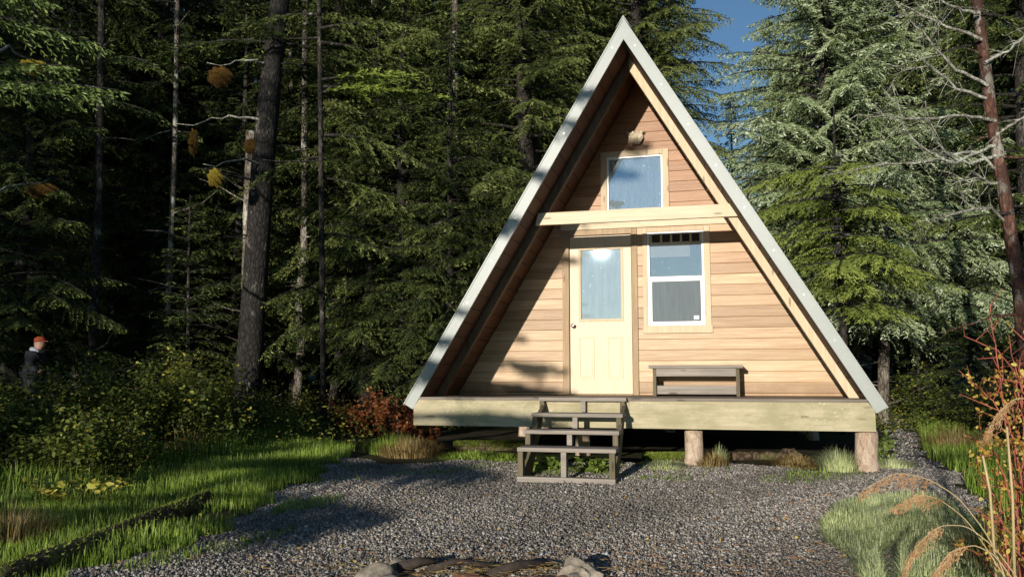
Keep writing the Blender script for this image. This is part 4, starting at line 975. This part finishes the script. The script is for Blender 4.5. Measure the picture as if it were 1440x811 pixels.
# ================================================================== FIRE RING AND DEBRIS
def rock(name, label, u, v, r, sc, mat, seed, dz=0):
    p = gnd(u, v); o = blob(name, (p[0], p[1], p[2]+dz), r, mat, None, seed, .28, 4, sc, 2.4); return tag(o, label, 'rock', 'fire ring rocks')
rock('fire_ring_rock', 'rounded grey rock, leftmost of the fire ring', 533, 822, .15, (1.1, .8, .62), M['rock'], 2)
rock('fire_ring_rock', 'flat dark grey rock behind the leftmost rock', 572, 798, .13, (1.2, .7, .35), M['rock'], 3)
rock('fire_ring_rock', 'rusty orange rock in the middle of the fire ring', 655, 822, .12, (1.3, .8, .55), M['rock_red'], 4)
rock('fire_ring_rock', 'tan angular rock at the right end of the fire ring', 818, 815, .13, (1.1, .8, .85), M['rock'], 5)
rock('fire_ring_rock', 'low brown rock beside the tan angular rock', 778, 822, .11, (1.3, .8, .5), M['rock_red'], 6)
def branch_piece(name, label, pts, r, mat, cat='wood'):
    P = [gnd(u, v)+np.array([0, 0, z]) for u, v, z in pts]; b0 = P[0]; m = MB(); m.tube([p-b0 for p in P], [r, r*.9, r*.6][:len(P)] if len(P) == 3 else r, 8, .5, .15); o = m.build(name, mat); o.location = tuple(b0); return tag(o, label, cat)
branch_piece('charred_stick', 'blackened log piece in the middle of the fire ring', [(690, 818, .04), (730, 806, .05), (775, 800, .03)], .035, M['char'])
branch_piece('charred_stick', 'thin charred stick crossing the fire ring', [(600, 812, .04), (640, 800, .05), (700, 803, .03)], .022, M['char'])
branch_piece('charred_stick', 'dark stub between the two leftmost rocks', [(560, 812, .06), (590, 806, .07), (612, 803, .06)], .03, M['char'])
def litter(name, label, cu, cv, n, su, sv, mat, seed, L0=.04, L1=.14, w=.0018):
    rng = np.random.default_rng(seed); P = np.array([gnd(cu+rng.normal(0, su), min(840, cv+rng.normal(0, sv))) for _ in range(n)]); P[:, 2] += rng.uniform(.012, .05, n)
    a = rng.uniform(0, 6.28, n); D = nrm(np.stack([np.cos(a), np.sin(a), rng.normal(0, .15, n)], 1)); V, F = diamonds(P, D, rng.uniform(L0, L1, n), np.full(n, w), rng)
    t = rng.random(n); o = npmesh(name, V, F, mat, None, np.concatenate([t, t])); return tag(o, label, 'debris', kind='stuff')
litter('straw_litter', 'orange dry needles and straw strewn around the fire ring', 670, 808, 900, 110, 9, M['grass_dry'], 3)
litter('straw_litter', 'dark twigs and needles strewn over the foreground gravel', 900, 800, 500, 260, 22, M['needle'], 4, .03, .10)
rng = np.random.default_rng(77); n = 420; P = []
for _ in range(n): P.append(gnd(rng.uniform(100, 1400), rng.uniform(650, 811)))
P = np.array(P); P[:, 2] += .022; D = rng.normal(size=(n, 3)); D[:, 2] *= .2; V, F = diamonds(P, nrm(D), rng.uniform(.012, .035, n), rng.uniform(.004, .010, n), rng, False)
tag(npmesh('fallen_leaves', V, F, M['autumn'], None, rng.random(n)), 'tiny fallen leaves and bark flecks scattered over the gravel', 'debris', kind='stuff')
WD = np.array([tuple(gnd(*p)[:2]) for p in ((470, 655), (720, 652), (900, 655), (1200, 668), (1235, 664), (1220, 682), (900, 676), (700, 672), (520, 668))])
grass('weeds', 'thin green weeds scattered along the gravel edge by the cabin', WD, 9000, .02, .07, .0035, M['grass'], 41, .62, .8, False)
grass('weeds', 'sparse weeds in the gravel beside the left grass', np.array([tuple(gnd(*p)[:2]) for p in ((150, 805), (350, 740), (460, 668), (520, 672), (420, 745), (240, 811))]), 9000, .02, .07, .0035, M['grass'], 43, .66, .8, False)
# forest floor cover
def cover(name, label, P, n, mat, seed, ls=.05, hmax=.3):
    x, y = sample(P, n, seed); rng = np.random.default_rng(seed); k = nfield(x, y, 1.1, seed)+rng.normal(0, .1, len(x)) > .42; x = x[k]; y = y[k]; n = len(x)
    B = np.stack([x, y, gz(x, y)+rng.uniform(.02, hmax, n)*nfield(x, y, 1.7, seed+3)], 1); D = rng.normal(size=(n, 3)); D[:, 2] = D[:, 2]*.4+.1
    V, F = diamonds(B, nrm(D), ls*rng.uniform(.5, 1.4, n), ls*.22*rng.uniform(.6, 1.4, n), rng)
    t = rng.random(n); return tag(npmesh(name, V, F, mat, None, np.concatenate([t, t])), label, 'undergrowth', kind='stuff')
cover('undergrowth', 'dense low undergrowth on the shaded forest floor at the left', np.array([(-14, -3), (-5.5, -2.4), (-4.2, 1), (-3.2, 6), (-3, 16), (-20, 16)]), 90000, M['shrub'], 15, .07, .75)
cover('undergrowth', 'low undergrowth on the shaded forest floor at the right', np.array([(4.3, 0), (10, -3), (12, 14), (3.2, 14), (3.2, 6), (4.2, 3)]), 40000, M['shrub'], 16, .06, .5)

# ================================================================== FOREGROUND BUSH AND PLUME GRASS (right)
bp = at(1440, 760, 3.6); bz = float(gz(bp[0], bp[1])); rbush = empty('red_stemmed_bush', (bp[0], bp[1], bz)); bp[2] = bz
tag(rbush, 'red-stemmed bush with yellow autumn leaves at the right edge of the foreground', 'bush')
random.seed(17); b = MB(); LP = []
stems = [[(1436, 900), (1430, 700), (1415, 580), (1402, 500), (1392, 428)], [(1445, 900), (1425, 720), (1400, 640), (1378, 600)], [(1440, 900), (1432, 760), (1440, 600), (1425, 520), (1400, 492), (1356, 472)],
         [(1450, 880), (1448, 640), (1436, 540), (1420, 470)], [(1430, 900), (1410, 760), (1400, 700), (1372, 655)], [(1460, 880), (1452, 700), (1450, 560), (1440, 480)], [(1440, 900), (1420, 800), (1412, 740), (1385, 700)],
         [(1445, 880), (1440, 700), (1425, 610), (1395, 560), (1368, 540)], [(1455, 880), (1440, 780), (1425, 700), (1408, 560), (1412, 500)], [(1450, 900), (1430, 820), (1405, 775)], [(1440, 900), (1436, 740), (1428, 640), (1432, 560), (1424, 520)], [(1450, 900), (1444, 800), (1430, 760), (1400, 730)], [(1438, 900), (1420, 840), (1398, 820), (1380, 770)], [(1452, 900), (1446, 640), (1442, 560), (1432, 510)]]
for L in stems:
    n = len(L); dd = random.uniform(3.3, 3.9); A = np.array([at(u, v, dd+.03*i)-bp for i, (u, v) in enumerate(L)]); T = np.linspace(0, n-1, 16)
    C = np.stack([np.interp(T, range(n), A[:, i]) for i in range(3)], 1); C[1:] += R0.normal(0, .004, (15, 3))
    b.tube(C, list(np.linspace(.0060, .0020, 16)), 5, .5, 0, False)
    for k in range(4, 16):
        LP.append(C[k]+R0.normal(0, .012, 3))
        if random.random() < .8:
            d = Vector((random.gauss(-.2, .6), random.gauss(0, .5), random.gauss(.5, .4))).normalized()*random.uniform(.05, .16); p = Vector(C[k])
            b.tube([p, p+d*.6, p+d], [.003, .0022, .0012], 3, .5, 0, False)
            for q in range(4): LP.append(np.array(p+d*random.uniform(.3, 1)))
b.build('stems', M['stem_red'], rbush)
P = np.array(LP); zcut = at(1400, 520, 3.5)[2]-bz; keep = (P[:, 2] < zcut+.02) | (R0.random(len(P)) < .15); P = P[keep]; P = np.concatenate([P, P[::2]+R0.normal(0, .02, P[::2].shape)]); n = len(P)
D = R0.normal(size=(n, 3)); D[:, 2] -= .2; D = nrm(D); up = nrm(R0.normal(size=(n, 3))); N = nrm(np.cross(D, up)); L = R0.uniform(.012, .028, n)[:, None]; W = L*.32
V = np.stack([P, P+D*L*.3+N*W*.9, P+D*L*.7+N*W*.75, P+D*L, P+D*L*.7-N*W*.75, P+D*L*.3-N*W*.9], 1).reshape(-1, 3)
F = (np.array([[0, 1, 2, 3], [0, 3, 4, 5]])[None]+(np.arange(n)*6)[:, None, None]).reshape(-1, 4)
npmesh('foliage', V, F, M['autumn'], rbush, np.repeat(R0.random(n), 2))

def plume(label, pix, d, r, seed, head=.45, hl=.026):
    random.seed(seed); rg = np.random.default_rng(seed); A0 = np.array([at(u, v, d) for u, v in pix]); base = A0[0].copy(); gb_ = float(gz(base[0], base[1])); base[2] = gb_
    A = A0-base; n = len(A); T = np.linspace(0, n-1, 40)
    # smooth curve
    C = np.stack([np.interp(T, range(n), A[:, i]) for i in range(3)], 1)
    for _ in range(6): C[1:-1] = (C[:-2]+C[1:-1]*2+C[2:])/4
    o = empty('plume_grass', tuple(base)); tag(o, label, 'grass plume')
    b = MB(); b.tube(np.concatenate([[[0, 0, 0.]], C]) if C[0][2] > .02 else C, list(np.linspace(r, r*.4, len(C)+(1 if C[0][2] > .02 else 0))), 5, .5, 0, False); b.build('stalk', M['straw'], o)
    k0 = int(40*(1-head)); VV = []; FF = []; off = 0; TT = []
    for kk in range(k0, 40):
        for rep in range(2):
            Tn = nrm(C[min(kk+1, 39)]-C[kk-1]); ln = rg.uniform(.6, 1.2)*hl*2.2*(1-.5*(kk-k0)/(40-k0)); ax_ = nrm(Tn*rg.uniform(.5, 1.1)+rg.normal(0, .22, 3)+np.array([0, 0, -rg.uniform(.3, .9)]))
            m_ = 16; q = rg.random(m_)[:, None]; B = C[kk]+rg.normal(0, .002, 3)+ax_*ln*q+np.array([0, 0, -1.])*ln*.35*q*q+rg.normal(0, .0025, (m_, 3)); D = nrm(ax_+rg.normal(0, .25, (m_, 3)))
            v_, f_ = diamonds(B, D, rg.uniform(.007, .014, m_), np.full(m_, .0014), rg); VV.append(v_); FF.append(f_+off); off += len(v_); TT.append(np.repeat(rg.random(), len(f_))*.7+rg.random(len(f_))*.3)
    V = np.concatenate(VV); F = np.concatenate(FF); TT = np.concatenate(TT)
    npmesh('seed_head', V, F, M['plume'], o, TT); return o
plume('longest arching plume, reaching furthest left over the grass patch', [(1420, 830), (1395, 760), (1350, 700), (1305, 672), (1260, 663), (1215, 688)], 3.0, .0028, 1)
plume('second arching plume just under the longest one', [(1425, 830), (1400, 790), (1360, 730), (1320, 700), (1290, 694), (1262, 712)], 3.0, .0025, 2)
plume('lower bending plume crossing the pale grass', [(1440, 825), (1400, 770), (1360, 738), (1320, 738), (1290, 765), (1272, 800)], 2.9, .0025, 3)
plume('plume drooping from the right edge halfway up', [(1475, 760), (1470, 620), (1450, 560), (1425, 560), (1400, 585), (1388, 610)], 2.8, .0026, 4)
plume('short plume at the very bottom right', [(1450, 850), (1400, 780), (1370, 765), (1335, 775), (1310, 812)], 2.7, .0025, 5)
for i, (lb, px_) in enumerate([('straight straw stalk standing in front of the bush', [(1404, 850), (1392, 690), (1382, 640)]), ('tall straight straw stalk nearest the right edge', [(1428, 850), (1424, 700), (1416, 600)])]):
    A = [at(u, v, 3.1) for u, v in px_]; b0 = A[0]; m = MB(); m.tube([a-b0 for a in A], [.006, .005, .004], 6, .5, .05); o = m.build('straw_stalk', M['straw']); o.location = tuple(b0); tag(o, lb, 'stalk')
clump('reed_clump', 'long green and tawny blades at the bottom right corner', 1425, 800, .22, 420, .50, M['grass'], 21, .0035, .8)
clump('reed_clump', 'long dry blades arching at the bottom right corner', 1400, 806, .22, 220, .55, M['grass_dry'], 22, .003, .9)
# dry bent stalk lower left
A = [gnd(85, 758)]; b0 = A[0]; m = MB(); m.tube([np.zeros(3), at(75, 725, 8.1)-b0, at(58, 700, 8.1)-b0, at(35, 690, 8.1)-b0, at(25, 702, 8.1)-b0], [.006, .005, .004, .003, .002], 5, .5, 0, False)
o = m.build('dry_stalk', M['straw']); o.location = tuple(b0); tag(o, 'bent dry brown stalk rising from the grass at lower left', 'stalk')

# ================================================================== PERSON
pp = at(46, 534, 13.0); pz = float(gz(pp[0], pp[1])); Hh = at(50, 474, 13.0)[2]-pz     # crown height
pe = empty('person', (pp[0], pp[1], pz), TH); tag(pe, 'person in a red-orange cap and dark jacket with pale hood, standing among the shrubs', 'person')
def skin(name, pts, edges, rad, mat, parent, lv=2):
    me = bpy.data.meshes.new(name); me.from_pydata(pts, edges, []); o = bpy.data.objects.new(name, me); link(o, parent); me.materials.append(mat)
    md = o.modifiers.new('skin', 'SKIN')
    for v, r in zip(me.skin_vertices[0].data, rad): v.radius = r if hasattr(r, '__len__') else (r, r)
    me.skin_vertices[0].data[0].use_root = True
    s = o.modifiers.new('sub', 'SUBSURF'); s.levels = lv; s.render_levels = lv; md.use_smooth_shade = True; return o
k = Hh/1.72
M['skin'] = plain('skin', (.42, .24, .17), .5, .1); M['jacket'] = plain('black jacket', (.012, .013, .016), .8, .3); M['hood'] = plain('grey fleece', (.30, .32, .36), .9, .2)
M['cap'] = plain('red orange cap', (.36, .06, .022), .8, .2); M['trouser'] = plain('dark trousers', (.02, .02, .025), .85, .3); M['boot'] = plain('boots', (.03, .022, .016), .7, .2); M['hair'] = plain('hair', (.05, .03, .02), .7, .3)
pt = [(0, 0, .95), (0, 0, 1.1), (.03, 0, 1.28), (.05, 0, 1.40), (.07, 0, 1.47), (.10, 0, 1.53), (.11, 0, 1.60), (.105, 0, 1.66),
      (.05, .18, 1.38), (.04, .23, 1.12), (.20, .20, .98), (.26, .19, .97), (.05, -.18, 1.38), (.06, -.23, 1.12), (.24, -.20, 1.02), (.30, -.19, 1.02),
      (.0, .09, .90), (.04, .10, .50), (-.02, .11, .09), (.10, .12, .04), (.0, -.09, .90), (.06, -.10, .50), (.04, -.11, .09), (.17, -.12, .04)]
ed = [(0, 1), (1, 2), (2, 3), (3, 4), (4, 5), (5, 6), (6, 7), (3, 8), (8, 9), (9, 10), (10, 11), (3, 12), (12, 13), (13, 14), (14, 15), (0, 16), (16, 17), (17, 18), (18, 19), (0, 20), (20, 21), (21, 22), (22, 23)]
rd = [.11, .10, .10, .07, (.05, .05), (.075, .085), (.085, .10), (.07, .085), .03, .03, .032, .03, .03, .03, .032, .03, .085, .06, .04, .035, .085, .06, .04, .035]
sc = lambda L: [(x*k, y*k, z*k) for x, y, z in L]
skin('body', sc(pt), ed, rd, M['skin'], pe)
skin('jacket', sc([(0, 0, .86), (.0, 0, 1.08), (.025, 0, 1.30), (.045, 0, 1.42), (.05, .17, 1.36), (.04, .24, 1.12), (.19, .21, .99), (.05, -.17, 1.36), (.06, -.24, 1.12), (.23, -.21, 1.02)]),
     [(0, 1), (1, 2), (2, 3), (2, 4), (4, 5), (5, 6), (2, 7), (7, 8), (8, 9)], [.17, .165, .17, .10, .085, .072, .055, .085, .072, .055], M['jacket'], pe)
J = [0, 16, 17, 18, 20, 21, 22]; mp = {a: i for i, a in enumerate(J)}
skin('trousers', sc([pt[j] for j in J]), [(mp[a], mp[b_]) for a, b_ in ed if a in mp and b_ in mp], [.13, .105, .08, .06, .105, .08, .06], M['trouser'], pe)
for sy, i in ((1, 18), (-1, 22)):
    skin('boot', sc([pt[i], (pt[i][0]+.02, pt[i][1], .06), (pt[i+1][0]+.06, pt[i+1][1], .05)]), [(0, 1), (1, 2)], [.06, .06, .045], M['boot'], pe)
skin('hood', sc([(-.03, .0, 1.47), (.0, .085, 1.475), (.07, .105, 1.46), (.14, .07, 1.42), (.0, -.085, 1.475), (.07, -.105, 1.46), (.14, -.07, 1.42)]), [(0, 1), (1, 2), (2, 3), (0, 4), (4, 5), (5, 6)], [(.055, .04), .042, .034, .025, .042, .034, .025], M['hood'], pe)
cp = empty('x'); bpy.data.objects.remove(cp)
cap = blob('cap', (.10*k, 0, 1.665*k), .108*k, M['cap'], pe, 3, .015, 3, (1.1, .95, .72)); 
b = MB(); b.hexa([(.15*k, -.08*k, 1.645*k), (.30*k, -.06*k, 1.63*k), (.30*k, .06*k, 1.63*k), (.15*k, .08*k, 1.645*k)], [(.15*k, -.08*k, 1.66*k), (.30*k, -.06*k, 1.645*k), (.30*k, .06*k, 1.645*k), (.15*k, .08*k, 1.66*k)]); b.build('peak', M['cap'], cap); b = None
bpy.data.objects['peak'].matrix_parent_inverse = Matrix.Translation((-.10*k, 0, -1.665*k))
blob('hair', (.065*k, 0, 1.60*k), .085*k, M['hair'], pe, 6, .05, 3, (.75, 1.05, 1.0))
m = MB()
for yy_ in (-.033, .033): m.tube([((.19)*k, yy_*k, 1.60*k), (.197*k, yy_*k, 1.60*k)], [.012*k, .009*k], 8)
m.build('eyes', M['hair'], pe)
m = MB(); m.tube([(.185*k, 0, 1.595*k), (.215*k, 0, 1.57*k), (.195*k, 0, 1.56*k)], [.012*k, .016*k, .012*k], 8); m.build('nose', M['skin'], pe)

# ================================================================== SEA, SHORE TREES AND ADDED SHADE CONIFERS BEHIND THE CAMERA
def seamat():
    m, nt, bs = nodes('sea water')
    bs.inputs['Base Color'].default_value = (.01, .02, .025, 1); bs.inputs['Roughness'].default_value = .06; bs.inputs['IOR'].default_value = 1.33
    bs.inputs['Specular IOR Level'].default_value = .5
    return m
b = MB(); b.poly([(-500, -600, -2.4), (500, -600, -2.4), (500, -14.6, -2.4), (-500, -14.6, -2.4)], [(0, 1, 2, 3)]); o = b.build('sea', seamat()); tag(o, kind='structure')
GB = 'shore trees outside the view'
SX, SY, SZ = -.149, -1.0, .1535
def shade(src, tx, y, rz, s, lb='conifer on the shore behind the viewpoint'):
    """tx: where its shadow axis crosses y=-1.4"""
    if src.name.startswith('shade_conifer'): lb = src['label']
    x = tx+SX*(-(y+1.4)); dup(src, x, y, rz, s, lb, GB)
lowt = conifer('shade_conifer', 'small conifer added unseen on the shore to shade the low woods', 'tree', 15, 6.2, 2.9, 6, 1.7, 70, M['hemlock'], M['bark_dark'], .07, (0, 0), .1, .3, .35, 0, .5)  # added out of view, crown height shaped to shade low woods and verge
shade(lowt, 5.0, -12.9, 0, 1.0)
dup(lowt, 4.3-1.73, -13.0, 2, 1.0, 'small conifer added unseen on the shore to shade the low woods', GB, -.25)
plant(lowt, 4.8, -13.3, 1, 1, 0, None, GB)
hight = conifer('shade_conifer', 'tall high-crowned conifer added unseen on the shore to shade the woods', 'tree', 16, 17, 8.6, 17, 2.3, 62, M['hemlock'], M['bark_dark'], .12, (0, 0), .1, .3, .35, 0, .5)  # added out of view, high sparse crown shaped to break sun on the forest
plant(hight, -10.2-1.8, -13.4, 1, 1, 0, None, GB)
for i, (tx, y, s, src) in enumerate([(-3.3, -14.5, .8, hight), (-7.4, -14.6, 1.0, hight), (7.9, -13.2, 1.05, lowt), (9.6, -12.8, 1.1, lowt), (11.4, -13.4, 1.15, lowt), (13.5, -13, 1.2, lowt), (-10.3, -12.8, 1.0, lowt), (-6.3, -13, .45, hemA), (-11.5, -13.6, .85, hemB), (-14, -15.5, .9, hemA), (-19, -15, .9, hemB), (-21.5, -16.5, 1.1, hemA), (-25, -14.5, 1.1, hemA), (-29, -15, 1.2, hemB)]):
    shade(src, tx, y, i*1.3, s)
# sparse spruce on the shore whose boughs dapple the cabin and the yard
yc = -12.9; xt = -4.4+SX*(-(yc+1.4)); stree = empty('spruce_tree', (xt, yc, float(gz(xt, yc)))); tag(stree, 'sparse spruce on the shore behind the viewpoint', 'tree')
b = MB(); b.tube([(0, 0, -.3), (0, 0, 3), (0, 0, 6), (0, 0, 9)], [.14, .12, .08, .02], 10, .5, .05); b.build('trunk', M['bark_dark'], stree)
zb0 = float(gz(xt, yc)); bs_l = []
for (tp, L) in ((gnd(600, 652), 1.6), (gnd(540, 650), 1.6), (gnd(480, 658), 1.5), (gnd(640, 660), 1.3), (gnd(690, 652), 1.3), (gnd(520, 704), 1.9), (gnd(450, 722), 1.3),
    (aty(722, 535, 0), 1.7), (aty(745, 505, 0), 1.3), (aty(765, 545, 0), 1.2), (aty(705, 552, 0), 1.4), (aty(715, 590, YF), 1.6), (aty(742, 583, YF), 1.4), (aty(690, 603, YF), 1.4),
    (aty(702, 296, YF), 1.2), (aty(690, 320, YF), 1.1), (aty(795, 160, YF), 1.3), (aty(815, 125, YF), 1.3), (aty(640, 430, YF), .7), (aty(755, 235, YF), .9)):
    q = tp+np.array([SX, SY, SZ])*(tp[1]-yc); bs_l.append((q[0]-L*.62, yc+.0, q[2]-zb0, L))
rgs = np.random.default_rng(4)
Bs = np.array([(a-xt, 0, c) for a, _, c, _ in bs_l]); V, F, T, lm = bough_set(rgs, Bs, rgs.normal(0, .15, len(Bs)), np.array([q[3] for q in bs_l]), np.zeros(len(Bs))+.05, np.zeros(len(Bs))+.12, .3, .10, .12, .020, .04, .42)
npmesh('crown', V, F, M['hemlock'], stree, T)
for (a, _, c, L), l_ in zip(bs_l, lm):
    l_.tube([(0, 0, c-.1), (a-xt, 0, c)], [.03, .02], 5, .5); l_.build('branch', M['dead'], stree)

# ================================================================== LIGHT, SKY, CAMERA
w = bpy.data.worlds.new('World'); scene.world = w; w.use_nodes = True; nt = w.node_tree
sky = nt.nodes.new('ShaderNodeTexSky'); sky.sky_type = 'NISHITA'; sky.sun_disc = False
az_ = math.atan2(SX, SY); sky.sun_rotation = az_ % (2*math.pi); sky.sun_elevation = math.radians(8.7)
sky.air_density = 1.0; sky.dust_density = 0.0; sky.ozone_density = 1.5
skc = mixc(nt, 1.0, sky.outputs[0], (1.0, 1.30, 1.64), 'MULTIPLY'); nt.links.new(skc, nt.nodes['Background'].inputs[0]); nt.nodes['Background'].inputs[1].default_value = .072
sl = bpy.data.lights.new('sun', 'SUN'); sl.energy = 5.0; sl.angle = math.radians(.53); sl.color = (1, .93, .82)
so = link(bpy.data.objects.new('sun', sl)); so.rotation_euler = Vector((SX, SY, SZ)).to_track_quat('Z', 'Y').to_euler(); so.location = (-5, -30, 10)
cd = bpy.data.cameras.new('camera'); cd.sensor_width = 36; cd.lens = FPX/1440*36; cd.clip_end = 2000; cd.clip_start = .05
co = link(bpy.data.objects.new('camera', cd)); co.location = (CX, CY, CZ); co.rotation_euler = (math.pi/2+PI_, 0, TH); scene.camera = co
scene.render.engine = 'CYCLES'
try:
    scene.cycles.use_denoising = True; scene.cycles.denoiser = 'OPENIMAGEDENOISE'; scene.cycles.max_bounces = 8; scene.cycles.transparent_max_bounces = 8
    scene.cycles.diffuse_bounces = 3; scene.cycles.glossy_bounces = 3; scene.cycles.transmission_bounces = 2; scene.cycles.sample_clamp_indirect = 10; scene.cycles.blur_glossy = 0.1
except Exception as e: print(e)
scene.view_settings.view_transform = 'Standard'; scene.view_settings.look = 'None'; scene.view_settings.exposure = 0; scene.view_settings.gamma = 1
print('FACES', sum(len(m.polygons) for m in bpy.data.meshes))
